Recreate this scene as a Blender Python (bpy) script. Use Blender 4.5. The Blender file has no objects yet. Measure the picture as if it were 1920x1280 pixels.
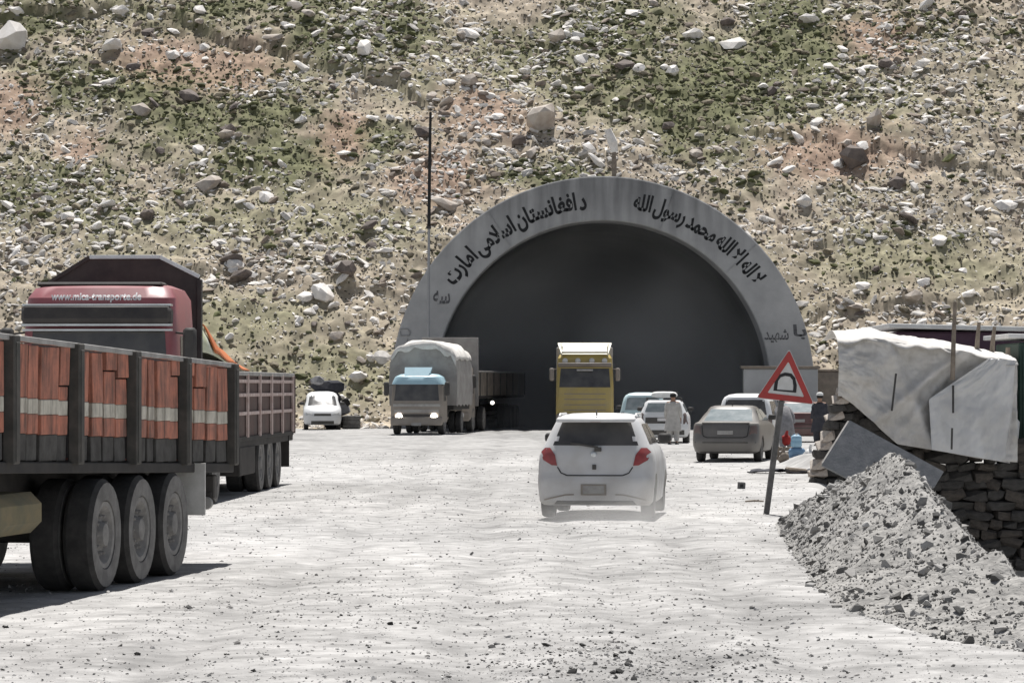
import bpy, bmesh, math, random
import numpy as np
from mathutils import Vector, Matrix, Euler
R = math.radians
random.seed(7)
rng = np.random.default_rng(11)
sc = bpy.context.scene
col = sc.collection

# ------------------------------------------------------------------ camera, sky, sun, exposure
CAM_H = 1.9
F = 6180.0                       # focal length in pixels of the 1920 px wide photograph
cd = bpy.data.cameras.new('camera'); cam = bpy.data.objects.new('camera', cd); col.objects.link(cam)
cd.sensor_width = 36; cd.lens = 36 * F / 1920; cd.clip_end = 2000; cd.clip_start = .5
cam.location = (0, 0, CAM_H)
cam.rotation_euler = (R(90) + math.atan(85 / F), 0, 0)
sc.camera = cam
SUN_EL, SUN_AZ = 65, 3           # the sun stands beyond the hill, a little to the right
w = bpy.data.worlds.new('World'); sc.world = w; w.use_nodes = True
nt = w.node_tree; sky = nt.nodes.new('ShaderNodeTexSky'); sky.sky_type = 'NISHITA'; sky.sun_disc = False
sky.sun_elevation = R(SUN_EL); sky.sun_rotation = R(SUN_AZ); sky.altitude = 3000; sky.dust_density = 2.0
hs = nt.nodes.new('ShaderNodeHueSaturation'); hs.inputs['Saturation'].default_value = .45   # dust-whitened mountain sky
nt.links.new(sky.outputs[0], hs.inputs['Color']); nt.links.new(hs.outputs[0], nt.nodes['Background'].inputs[0]); nt.nodes['Background'].inputs[1].default_value = .07
sd = bpy.data.lights.new('sun', 'SUN'); sd.energy = 4.8; sd.angle = R(.5); sd.color = (1, .97, .935)
sun = bpy.data.objects.new('sun', sd); col.objects.link(sun); sun.location = (0, 60, 120)
sdir = Vector((-math.sin(R(SUN_AZ)) * math.cos(R(SUN_EL)), -math.cos(R(SUN_AZ)) * math.cos(R(SUN_EL)), -math.sin(R(SUN_EL))))
sun.rotation_euler = sdir.to_track_quat('-Z', 'Y').to_euler()
vs = sc.view_settings; vs.view_transform = 'Standard'; vs.look = 'None'; vs.gamma = 1; vs.exposure = .44
sc.cycles.max_bounces = 8; sc.cycles.volume_bounces = 3; sc.cycles.volume_step_rate = 3; sc.cycles.volume_max_steps = 96

# ------------------------------------------------------------------ noise and mesh helpers
def _h(ix, iy, s):
    n = (ix * 374761393 + iy * 668265263 + s * 2147483647) & 0xffffffff
    n = ((n ^ (n >> 13)) * 1274126177) & 0xffffffff
    return ((n ^ (n >> 16)) & 0xffff) / 65535.0
def vn(x, y, s=0):
    x = np.asarray(x, float); y = np.asarray(y, float)
    ix = np.floor(x).astype(np.int64); iy = np.floor(y).astype(np.int64); fx = x - ix; fy = y - iy
    fx = fx * fx * (3 - 2 * fx); fy = fy * fy * (3 - 2 * fy)
    a = _h(ix, iy, s); b = _h(ix + 1, iy, s); c = _h(ix, iy + 1, s); d = _h(ix + 1, iy + 1, s)
    return (a + (b - a) * fx) * (1 - fy) + (c + (d - c) * fx) * fy
def fbm(x, y, o=4, s=0):
    t = 0; a = .5; f = 1.0
    for k in range(o):
        t = t + a * (vn(x * f, y * f, s + k) - .5); a *= .5; f *= 2.03
    return t
def sstep(a, b, x):
    t = np.clip((x - a) / (b - a), 0, 1); return t * t * (3 - 2 * t)

class MB:
    def __init__(s): s.v = []; s.f = []; s.m = []
    def add(s, vs, fs, mi=0, M=None):
        n = len(s.v)
        s.v += [tuple(M @ Vector(p)) for p in vs] if M is not None else [tuple(p) for p in vs]
        s.f += [tuple(i + n for i in f) for f in fs]; s.m += [mi] * len(fs); return s
    def box(s, c, d, rot=None, ch=None, mi=0):
        """chamfered box, centre c, full size d"""
        hx, hy, hz = d[0] / 2, d[1] / 2, d[2] / 2
        if ch is None: ch = min(.02, .2 * min(hx, hy, hz))
        vs = []; idx = {}
        for sx in (-1, 1):
            for sy in (-1, 1):
                for sz in (-1, 1):
                    for k in range(3):
                        p = [sx * (hx - ch), sy * (hy - ch), sz * (hz - ch)]; p[k] = (sx * hx, sy * hy, sz * hz)[k]
                        idx[sx, sy, sz, k] = len(vs); vs.append(p)
        fs = []
        S = (-1, 1)
        for a in S:
            fs.append([idx[a, -1, -1, 0], idx[a, 1, -1, 0], idx[a, 1, 1, 0], idx[a, -1, 1, 0]])
            fs.append([idx[-1, a, -1, 1], idx[1, a, -1, 1], idx[1, a, 1, 1], idx[-1, a, 1, 1]])
            fs.append([idx[-1, -1, a, 2], idx[1, -1, a, 2], idx[1, 1, a, 2], idx[-1, 1, a, 2]])
            for b in S:
                fs.append([idx[a, b, -1, 0], idx[a, b, 1, 0], idx[a, b, 1, 1], idx[a, b, -1, 1]])
                fs.append([idx[a, -1, b, 0], idx[a, 1, b, 0], idx[a, 1, b, 2], idx[a, -1, b, 2]])
                fs.append([idx[-1, a, b, 1], idx[1, a, b, 1], idx[1, a, b, 2], idx[-1, a, b, 2]])
                for c2 in S: fs.append([idx[a, b, c2, 0], idx[a, b, c2, 1], idx[a, b, c2, 2]])
        M = Matrix.Translation(c)
        if rot is not None: M = M @ Euler(rot).to_matrix().to_4x4()
        return s.add(vs, fs, mi, M)
    def bar(s, p, q, wx, wz=None, mi=0):
        p = Vector(p); q = Vector(q); d = q - p; L = d.length
        M = Matrix.Translation((p + q) / 2) @ d.to_track_quat('Z', 'Y').to_matrix().to_4x4()
        t = MB().box((0, 0, 0), (wx, wz or wx, L)); return s.add(t.v, t.f, mi, M)
    def tube(s, pts, rad, n=10, cap=True, mi=0):
        pts = [Vector(p) for p in pts]; rad = rad if hasattr(rad, '__len__') else [rad] * len(pts)
        rings = []
        for i, p in enumerate(pts):
            d = (pts[min(i + 1, len(pts) - 1)] - pts[max(i - 1, 0)]).normalized()
            q = d.to_track_quat('Z', 'Y')
            rings.append([p + q @ Vector((math.cos(a) * rad[i], math.sin(a) * rad[i], 0)) for a in [2 * math.pi * k / n for k in range(n)]])
        return s.loft(rings, cap, mi)
    def loft(s, rings, cap=True, mi=0):
        n = len(rings[0]); vs = [p for r in rings for p in r]; fs = []
        for i in range(len(rings) - 1):
            for k in range(n):
                a = i * n + k; b = i * n + (k + 1) % n; fs.append((a, b, b + n, a + n))
        if cap:
            fs.append(tuple(reversed(range(n)))); fs.append(tuple((len(rings) - 1) * n + k for k in range(n)))
        return s.add(vs, fs, mi)
    def lathe(s, c, axis, prof, n=24, mi=0):
        """profile of (along axis, radius)"""
        q = Vector(axis).to_track_quat('Z', 'Y'); c = Vector(c)
        rings = [[c + q @ Vector((math.cos(a) * r, math.sin(a) * r, h)) for a in [2 * math.pi * k / n for k in range(n)]] for h, r in prof]
        return s.loft(rings, True, mi)
    def quadpatch(s, fn, cs, nu=8, nv=6, mi=0):
        """bilinear patch of four 2D corners (bl, br, tr, tl) sent through fn"""
        vs = []; fs = []
        for j in range(nv + 1):
            for i in range(nu + 1):
                u, v = i / nu, j / nv
                p = [(cs[0][k] * (1 - u) + cs[1][k] * u) * (1 - v) + (cs[3][k] * (1 - u) + cs[2][k] * u) * v for k in (0, 1)]
                vs.append(fn(*p))
        for j in range(nv):
            for i in range(nu):
                a = j * (nu + 1) + i; fs.append((a, a + 1, a + nu + 2, a + nu + 1))
        return s.add(vs, fs, mi)
    def mesh(s, name='mesh'):
        me = bpy.data.meshes.new(name); me.from_pydata(s.v, [], s.f); me.update()
        if any(s.m): me.polygons.foreach_set('material_index', s.m)
        bm = bmesh.new(); bm.from_mesh(me); bmesh.ops.recalc_face_normals(bm, faces=bm.faces); bm.to_mesh(me); bm.free()
        return me
    def build(s, name, mat, parent=None, smooth=0, thick=0):
        me = s.mesh(name)
        return link(name, me, mat, parent, smooth, thick)

def link(name, me, mat, parent=None, smooth=0, thick=0):
    for m in (mat if isinstance(mat, (list, tuple)) else [mat]): me.materials.append(m)
    if smooth:
        me.polygons.foreach_set('use_smooth', [True] * len(me.polygons)); me.set_sharp_from_angle(angle=R(smooth))
    o = bpy.data.objects.new(name, me); col.objects.link(o)
    if parent is not None: o.parent = parent
    if thick:
        md = o.modifiers.new('thickness', 'SOLIDIFY'); md.thickness = thick; md.offset = -1
    return o
def tag(o, label=None, cat=None, group=None, kind=None):
    if label: o['label'] = label
    if cat: o['category'] = cat
    if group: o['group'] = group
    if kind: o['kind'] = kind
    return o
def thing(name, label, cat, loc=(0, 0, 0), rz=0, group=None):
    o = bpy.data.objects.new(name, None); col.objects.link(o); o.location = loc; o.rotation_euler = (0, 0, R(rz)); o.empty_display_size = .3
    return tag(o, label, cat, group)
def at(px, py, Y):               # the point at depth Y seen at a pixel of the photograph
    return Vector(((px - 960) * Y / F, Y, CAM_H - (py - 725) * Y / F))
def fastmesh(name, V, FQ, mat, attr=None, smooth=False):
    """V (n,3), FQ (m,3|4) numpy arrays"""
    me = bpy.data.meshes.new(name); k = FQ.shape[1]; m = len(FQ)
    me.vertices.add(len(V)); me.vertices.foreach_set('co', np.ascontiguousarray(V, np.float32).ravel())
    me.loops.add(m * k); me.loops.foreach_set('vertex_index', np.ascontiguousarray(FQ, np.int32).ravel())
    me.polygons.add(m); me.polygons.foreach_set('loop_start', np.arange(0, m * k, k, dtype=np.int32))
    me.polygons.foreach_set('use_smooth', np.full(m, smooth))
    if attr is not None:
        a = me.color_attributes.new('tint', 'FLOAT_COLOR', 'POINT')
        a.data.foreach_set('color', np.ascontiguousarray(np.c_[attr, np.ones(len(attr))], np.float32).ravel())
    me.update(calc_edges=True); me.validate()
    me.materials.append(mat); o = bpy.data.objects.new(name, me); col.objects.link(o); return o

# ------------------------------------------------------------------ materials
DUST = (.40, .37, .33)
def pbr(name, c1, c2=None, scale=3, rough=.7, metal=0, bump=0, bscale=30, dust=0, dz=(0, 1.2), spec=.5, emit=None, attr=False, detail=5, nr=.65):
    m = bpy.data.materials.new(name); m.use_nodes = True; t = m.node_tree; N = t.nodes; L = t.links
    b = N['Principled BSDF']; b.inputs['Roughness'].default_value = rough; b.inputs['Metallic'].default_value = metal
    b.inputs['Specular IOR Level'].default_value = spec
    tc = N.new('ShaderNodeTexCoord')
    no = N.new('ShaderNodeTexNoise'); no.inputs['Scale'].default_value = scale; no.inputs['Detail'].default_value = detail; no.inputs['Roughness'].default_value = nr
    L.new(tc.outputs['Object'], no.inputs['Vector'])
    rp = N.new('ShaderNodeMapRange'); rp.inputs[1].default_value = .35; rp.inputs[2].default_value = .65
    L.new(no.outputs['Fac'], rp.inputs[0])
    mx = N.new('ShaderNodeMix'); mx.data_type = 'RGBA'; L.new(rp.outputs[0], mx.inputs[0])
    mx.inputs[6].default_value = (*c1, 1); mx.inputs[7].default_value = (*(c2 or c1), 1)
    out = mx.outputs[2]
    if attr:
        at_ = N.new('ShaderNodeVertexColor'); at_.layer_name = 'tint'
        mu = N.new('ShaderNodeMix'); mu.data_type = 'RGBA'; mu.blend_type = 'MULTIPLY'; mu.inputs[0].default_value = 1
        L.new(out, mu.inputs[6]); L.new(at_.outputs[0], mu.inputs[7]); out = mu.outputs[2]
    if dust:
        sx = N.new('ShaderNodeSeparateXYZ'); L.new(tc.outputs['Object'], sx.inputs[0])
        mr = N.new('ShaderNodeMapRange'); mr.inputs[1].default_value = dz[0]; mr.inputs[2].default_value = dz[1]; mr.inputs[3].default_value = 1; mr.inputs[4].default_value = .35
        L.new(sx.outputs[2], mr.inputs[0])
        n2 = N.new('ShaderNodeTexNoise'); n2.inputs['Scale'].default_value = 2.3; n2.inputs['Detail'].default_value = 8; L.new(tc.outputs['Object'], n2.inputs['Vector'])
        r2 = N.new('ShaderNodeMapRange'); r2.inputs[1].default_value = .3; r2.inputs[2].default_value = .65; r2.inputs[3].default_value = .35; L.new(n2.outputs['Fac'], r2.inputs[0])
        mm = N.new('ShaderNodeMath'); mm.operation = 'MULTIPLY'; L.new(mr.outputs[0], mm.inputs[0]); L.new(r2.outputs[0], mm.inputs[1])
        m3 = N.new('ShaderNodeMath'); m3.operation = 'MULTIPLY'; m3.inputs[1].default_value = dust; L.new(mm.outputs[0], m3.inputs[0])
        d = N.new('ShaderNodeMix'); d.data_type = 'RGBA'; L.new(m3.outputs[0], d.inputs[0]); L.new(out, d.inputs[6]); d.inputs[7].default_value = (*DUST, 1); out = d.outputs[2]
        rr = N.new('ShaderNodeMapRange'); rr.inputs[3].default_value = rough; rr.inputs[4].default_value = .95; L.new(m3.outputs[0], rr.inputs[0]); L.new(rr.outputs[0], b.inputs['Roughness'])
    L.new(out, b.inputs['Base Color'])
    if bump:
        nb = N.new('ShaderNodeTexNoise'); nb.inputs['Scale'].default_value = bscale; nb.inputs['Detail'].default_value = 6; L.new(tc.outputs['Object'], nb.inputs['Vector'])
        bp = N.new('ShaderNodeBump'); bp.inputs['Strength'].default_value = min(1, bump); bp.inputs['Distance'].default_value = .05 * bump; L.new(nb.outputs['Fac'], bp.inputs['Height']); L.new(bp.outputs[0], b.inputs['Normal'])
    if emit:
        b.inputs['Emission Color'].default_value = (*emit[:3], 1); b.inputs['Emission Strength'].default_value = emit[3]
    return m

def streak(m, dark, amt, sc_=(9, 9, 1.1), lo=.48, hi=.66):             # grime run down the boards
    t = m.node_tree; N = t.nodes; L = t.links; b = N['Principled BSDF']; src = b.inputs['Base Color'].links[0].from_socket
    tc = N.new('ShaderNodeTexCoord'); mp = N.new('ShaderNodeMapping'); mp.inputs['Scale'].default_value = sc_; L.new(tc.outputs['Object'], mp.inputs[0])
    no = N.new('ShaderNodeTexNoise'); no.inputs['Scale'].default_value = 1.0; no.inputs['Detail'].default_value = 8; no.inputs['Roughness'].default_value = .7; L.new(mp.outputs[0], no.inputs['Vector'])
    rn = N.new('ShaderNodeMapRange'); rn.inputs[1].default_value = lo; rn.inputs[2].default_value = hi; rn.inputs[4].default_value = amt; L.new(no.outputs['Fac'], rn.inputs[0])
    mx = N.new('ShaderNodeMix'); mx.data_type = 'RGBA'; L.new(rn.outputs[0], mx.inputs[0]); L.new(src, mx.inputs[6]); mx.inputs[7].default_value = (*dark, 1); L.new(mx.outputs[2], b.inputs['Base Color'])
M = {}
M['road'] = pbr('dusty_road', (.45, .445, .437), (.26, .256, .25), 3.5, .95, bump=.5, bscale=28, detail=14, attr=True, nr=.8)
M['hill'] = pbr('hill_soil', (.92, .92, .92), (.62, .60, .58), 1.6, .95, bump=.6, bscale=5, attr=True, detail=12)
M['stone'] = pbr('pale_stone', (1, 1, 1), (.7, .68, .66), 4, .9, bump=.4, bscale=12, attr=True)
M['tuft'] = pbr('tussock', (1, 1, 1), (.5, .5, .5), 8, .95, attr=True)
M['b_white'] = pbr('white_granite', (.84, .81, .77), (.64, .60, .55), 2.2, .9, bump=.5, bscale=7)
M['b_tan'] = pbr('tan_granite', (.56, .51, .45), (.36, .30, .25), 2.0, .9, bump=.5, bscale=7)
M['b_dark'] = pbr('dark_gneiss', (.20, .165, .145), (.11, .09, .08), 2.5, .9, bump=.5, bscale=7)
M['gravel'] = pbr('heap_gravel', (.36, .35, .33), (.20, .195, .185), 3.2, .95, bump=.9, bscale=14, detail=12)
M['concrete'] = pbr('portal_concrete', (.40, .405, .41), (.28, .285, .29), .35, .9, bump=.25, bscale=6, detail=12)
def portal_mat():
    m = pbr('portal_concrete_face', (.50, .50, .495), (.37, .37, .37), .5, .9, bump=.35, bscale=5, detail=12); t = m.node_tree; N = t.nodes; L = t.links; b = N['Principled BSDF']
    src = b.inputs['Base Color'].links[0].from_socket; tc = N.new('ShaderNodeTexCoord'); mp = N.new('ShaderNodeMapping'); mp.inputs['Scale'].default_value = (1.4, 1, .16); L.new(tc.outputs['Object'], mp.inputs[0])
    no = N.new('ShaderNodeTexNoise'); no.inputs['Scale'].default_value = 1.3; no.inputs['Detail'].default_value = 9; L.new(mp.outputs[0], no.inputs['Vector'])
    sx = N.new('ShaderNodeSeparateXYZ'); L.new(tc.outputs['Object'], sx.inputs[0])
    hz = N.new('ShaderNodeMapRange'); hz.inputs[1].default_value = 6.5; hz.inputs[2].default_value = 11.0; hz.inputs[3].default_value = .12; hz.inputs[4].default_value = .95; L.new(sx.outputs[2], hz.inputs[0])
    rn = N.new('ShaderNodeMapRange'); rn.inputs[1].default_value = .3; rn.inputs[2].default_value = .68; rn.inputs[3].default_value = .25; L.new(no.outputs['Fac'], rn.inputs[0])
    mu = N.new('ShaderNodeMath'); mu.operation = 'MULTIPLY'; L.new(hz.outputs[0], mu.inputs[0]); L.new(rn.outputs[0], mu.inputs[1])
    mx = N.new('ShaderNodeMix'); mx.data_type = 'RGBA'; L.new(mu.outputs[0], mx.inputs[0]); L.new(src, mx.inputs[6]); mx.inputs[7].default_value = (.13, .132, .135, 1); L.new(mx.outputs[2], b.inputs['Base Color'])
    return m
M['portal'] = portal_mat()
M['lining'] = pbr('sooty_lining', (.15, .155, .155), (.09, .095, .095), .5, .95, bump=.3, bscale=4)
M['ink'] = pbr('black_paint', (.008, .009, .010), (.03, .03, .032), 5, .9)
M['ink_faint'] = pbr('faded_paint', (.07, .07, .075), (.16, .16, .165), 6, .9)
M['wall_stone'] = pbr('wall_stone', (.085, .08, .074), (.05, .047, .043), 3, .95, bump=.6, bscale=12)
M['wall_stone2'] = pbr('wall_stone_brown', (.11, .095, .08), (.06, .053, .047), 4, .95, bump=.7, bscale=12)
M['tarp'] = pbr('white_tarp', (.64, .625, .60), (.54, .52, .485), 2.2, .8, bump=.35, bscale=3)
M['tarp2'] = pbr('newer_tarp', (.70, .70, .69), (.56, .56, .555), 1.0, .75, bump=.3, bscale=3)
streak(M['tarp'], (.26, .235, .20), .6, (1.3, 1.3, .7), .5, .75); streak(M['tarp2'], (.34, .32, .29), .45, (1.3, 1.3, .6), .5, .75)
M['canvas'] = pbr('grey_canvas', (.40, .385, .36), (.28, .26, .245), 1.4, .9, bump=.4, bscale=5)
M['canvas_w'] = pbr('sunlit_canvas', (.72, .70, .66), (.5, .48, .45), 2.5, .9, bump=.4, bscale=5)  # paler copy of the canvas, sunlight on the tops put into the colour
M['wood'] = pbr('weathered_wood', (.30, .25, .20), (.17, .14, .11), 5, .9, bump=.4, bscale=20)
M['darkmetal'] = pbr('dark_metal', (.022, .020, .021), (.045, .04, .037), 4, .7, bump=.1, dust=.12, dz=(0, 2.5))
M['blackiron'] = pbr('black_iron', (.012, .012, .012), (.02, .02, .02), 4, .8)
M['chassis'] = pbr('sooty_chassis', (.014, .013, .013), (.03, .027, .025), 4, .9, dust=.10, dz=(0, 1.4))
M['post'] = pbr('bed_post', (.035, .036, .033), (.08, .073, .065), 5, .85, dust=.12, dz=(0, 3))
M['tread'] = pbr('shaded_tread', (.03, .029, .028), (.06, .057, .054), 5, .95, bump=.3, bscale=30)  # shade on the tread put into a darker colour than the sidewall
M['tyre'] = pbr('dusty_tyre', (.12, .116, .11), (.21, .203, .194), 5, .95, bump=.3, bscale=30)
M['rim'] = pbr('dusty_rim', (.16, .155, .15), (.26, .25, .235), 7, .85)
M['redboard'] = pbr('faded_red_paint', (.58, .20, .12), (.27, .10, .065), 4.6, .85, bump=.25, bscale=12, detail=12, dust=.18, dz=(0, 5))
streak(M['redboard'], (.07, .045, .035), .85)
M['stripe'] = pbr('cream_paint', (.66, .62, .53), (.45, .42, .35), 5, .85)
streak(M['stripe'], (.10, .085, .07), .7)
M['greyboard'] = pbr('grime_board', (.085, .082, .076), (.04, .037, .034), 6, .9, bump=.2)
M['maroon'] = pbr('maroon_board', (.10, .05, .042), (.05, .03, .027), 3, .85, dust=.15, dz=(0, 4))
M['pinkbar'] = pbr('pale_lattice_paint', (.62, .52, .48), (.42, .30, .27), 5, .8)
M['purple'] = pbr('purple_red_paint', (.30, .055, .075), (.22, .05, .065), 1.2, .35, dust=.3, dz=(0, 6))
M['glass'] = pbr('dark_glass', (.012, .014, .017), (.02, .022, .025), 2, .08, spec=.6, dust=.25, dz=(0, 6))
M['glass_l'] = pbr('dusty_sky_glass', (.20, .235, .24), (.32, .35, .35), 3, .12, spec=.9)  # the sky's reflection and dust are both put into the pale blue
M['chrome'] = pbr('bright_trim', (.62, .65, .66), (.5, .52, .53), 3, .3, metal=.6)
M['paleflap'] = pbr('chalky_mudflap', (.66, .65, .62), (.5, .49, .46), 4, .9)
M['mudflap'] = pbr('pale_mudflap', (.42, .41, .39), (.28, .27, .255), 4, .9)
M['olive'] = pbr('dirty_tank', (.10, .095, .05), (.18, .14, .06), 3.5, .8, dust=.2)
M['white'] = pbr('white_car_paint', (.70, .71, .72), (.64, .65, .66), .8, .3, dust=.85, dz=(.1, 1.5))
M['white2'] = pbr('clean_white_paint', (.78, .79, .79), (.74, .75, .75), .8, .3, dust=.3, dz=(.1, 1.0))
M['brown'] = pbr('bronze_car_paint', (.15, .143, .133), (.12, .115, .108), .8, .35, metal=.2, dust=.25, dz=(.1, 1.6))
M['bluecar'] = pbr('pale_blue_paint', (.55, .70, .72), (.5, .66, .68), .8, .3, dust=.3)
M['winecar'] = pbr('dark_red_paint', (.12, .03, .03), (.10, .03, .03), .8, .35, dust=.4)
M['blackpl'] = pbr('black_plastic', (.02, .02, .02), (.03, .03, .03), 6, .7, dust=.3, dz=(0, 1.5))
M['redlens'] = pbr('red_lens', (.36, .015, .02), (.22, .01, .015), 8, .25, dust=.25, dz=(0, 3))
M['darklens'] = pbr('dusty_lens', (.10, .045, .04), (.08, .05, .045), 8, .35, dust=.4, dz=(0, 3))
M['clear'] = pbr('clear_lens', (.6, .6, .58), (.5, .5, .48), 8, .2)
M['seam'] = pbr('panel_gap', (.03, .03, .03), None, 5, .9)
M['yellow'] = pbr('yellow_cab_paint', (.48, .36, .085), (.38, .285, .075), 1.2, .45, dust=.35, dz=(.3, 3.5))
M['cream'] = pbr('cream_trim', (.75, .72, .60), (.6, .57, .46), 2, .5)
M['skyblue'] = pbr('light_blue_paint', (.42, .62, .70), (.36, .54, .62), 1.5, .4, dust=.15)
M['browngrey'] = pbr('brown_grey_paint', (.24, .20, .165), (.19, .165, .14), 1.5, .6, dust=.6, dz=(.2, 2.4))
M['lamp'] = pbr('lit_headlamp', (1, .97, .9), None, 3, .3, emit=(1, .95, .85, 14))
M['lamp_dim'] = pbr('lit_lamp', (1, .97, .9), None, 3, .3, emit=(1, .95, .85, 3))
M['signred'] = pbr('sign_red', (.42, .045, .04), (.34, .045, .04), 6, .55)
M['signwhite'] = pbr('sign_white', (.62, .62, .61), (.52, .52, .50), 6, .55)
M['signblack'] = pbr('sign_black', (.012, .012, .014), None, 6, .6)
M['greypost'] = pbr('grey_post', (.09, .088, .085), (.16, .155, .15), 8, .8)
M['slab'] = pbr('grey_panel', (.13, .14, .15), (.20, .205, .215), 5, .8, bump=.3, bscale=25)
M['green'] = pbr('dark_green_paint', (.018, .05, .036), (.03, .065, .05), 3, .6)
M['plum'] = pbr('plum_sheet', (.05, .022, .045), (.07, .035, .06), 3, .7)
M['whitemetal'] = pbr('white_sheet_metal', (.72, .72, .71), (.6, .59, .58), 3, .5)
M['mud'] = pbr('mud_wall', (.26, .22, .18), (.17, .145, .12), 2.2, .95, bump=.6, bscale=9)
M['skin'] = pbr('skin', (.36, .21, .14), (.30, .17, .115), 9, .6)
M['hair'] = pbr('dark_hair', (.012, .01, .009), None, 9, .8)
M['eye'] = pbr('dark_eye', (.01, .008, .007), None, 9, .3)
M['greycloth'] = pbr('grey_cloth', (.52, .50, .47), (.40, .385, .36), 6, .95, bump=.4, bscale=14)
M['palecloth'] = pbr('pale_cloth', (.30, .295, .30), (.2, .195, .2), 6, .95, bump=.4, bscale=14)
M['darkcloth'] = pbr('dark_cloth', (.035, .036, .045), (.06, .06, .07), 6, .95, bump=.4, bscale=14)
M['whitecloth'] = pbr('white_cloth', (.75, .75, .73), (.62, .62, .6), 6, .9)
M['blueplastic'] = pbr('blue_plastic', (.10, .22, .38), (.14, .28, .44), 5, .5, dust=.25, dz=(0, 1))
M['bluelight'] = pbr('light_blue_plastic', (.24, .42, .56), (.3, .48, .6), 5, .5)
M['redcloth'] = pbr('red_cloth', (.40, .04, .035), (.3, .03, .03), 5, .9)
M['orange'] = pbr('orange_tarp', (.55, .16, .04), (.45, .12, .035), 3, .7)
M['limetarp'] = pbr('pale_green_tarp', (.42, .45, .25), (.55, .58, .5), 2, .7)
M['flatwhite'] = pbr('white_print', (.78, .77, .76), (.6, .58, .58), 12, .6)

# ------------------------------------------------------------------ ground with roadside ditch
def interp(y, pts): return np.interp(y, [p[0] for p in pts], [p[1] for p in pts])
HB = [(22, 5.2), (23.2, 3.75), (24.7, 3.2), (28.3, 2.8), (32, 2.92), (38.5, 3.28), (46, 3.75), (52, 4.6)]      # foot of the heap
HC = [(22, 5.6), (24, 4.5), (28, 4.32), (31, 4.2), (34, 4.28), (37, 4.4), (41, 4.5), (46, 4.55), (52, 5.0)]       # its crest
HZ = [(22, -.3), (23.5, .05), (25, .12), (28, .24), (31, .52), (34, .82), (37, 1.06), (39, 1.05), (42, .78), (46, .52), (50, .2), (53, -.1)]
LIP = [(10, 4.9), (24, 4.7), (40, 4.9), (53, 5.0), (60, 5.5), (65.5, 6.0), (66.2, 6.2)]
def ground_z(x, y):
    x = np.asarray(x, float); y = np.asarray(y, float)
    z = .10 * fbm(x * .16, y * .10, 3, 5) + .010 * fbm(x * 1.1, y * 1.0, 4, 9) + .012 * fbm(x * 5.2, y * 5.2, 3, 21)
    for xc in (-2.2, -.6, .9, 2.3):                                   # worn wheel tracks
        z = z - .035 * np.exp(-((x - xc - .35 * np.sin(y * .07 + xc)) / .22) ** 2)
    d = sstep(0, 2.2, x - interp(y, LIP)) * (1 - sstep(66.3, 66.8, y)) * (1 - sstep(14, 22, x))
    z = z * (1 - d) + d * (-2.5)
    p = sstep(66.3, 66.8, y) * (1 - sstep(79, 86, y)) * sstep(6.4, 7.2, x)
    return z + p * .3
xs = np.unique(np.r_[-160:-12:9, -12:-9:.5, np.arange(-9, 7.2, .1), np.arange(7.2, 16, .3), 16:30:2, 30:161:10].round(4))
ys = np.unique(np.r_[-60:14:4, np.arange(14, 60, .1), np.arange(60, 70, .1), np.arange(70, 156, .3), np.arange(156, 290, 2)].round(4))
def road_tint(x, y):                                                  # dust and finer silt, darker in patches and with distance
    t = 1 + .55 * fbm(x * .35, y * .16, 3, 211) + .6 * fbm(x * 1.9, y * 1.0, 4, 221) + .85 * fbm(x * 4.6, y * 4.2, 3, 231)
    t = t * (1 - .16 * sstep(75, 130, y)) * (1 - .10 * sstep(.05, .3, fbm(x * .12, y * .05, 3, 241)))
    for xc in (-2.2, -.6, .9, 2.3): t = t * (1 - .10 * np.exp(-((x - xc - .35 * np.sin(y * .07 + xc)) / .3) ** 2))
    t = t * (1 - .22 * np.exp(-(((x - .75) / .9) ** 2 + ((y - 22.6) / 2.2) ** 2)))                 # coarser dark gravel patch
    return np.clip(t, .40, 1.35)[..., None] * np.array((1, .995, .985))
GX, GY = np.meshgrid(xs, ys); GZ = ground_z(GX, GY)
nx, ny = len(xs), len(ys)
I = (np.arange(ny - 1)[:, None] * nx + np.arange(nx - 1)[None, :]).ravel()
ground = fastmesh('ground', np.c_[GX.ravel(), GY.ravel(), GZ.ravel()], np.c_[I, I + 1, I + nx + 1, I + nx], M['road'], road_tint(GX, GY).reshape(-1, 3), smooth=True)
tag(ground, 'pale dusty unpaved road leading up to the tunnel', kind='structure')

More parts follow.
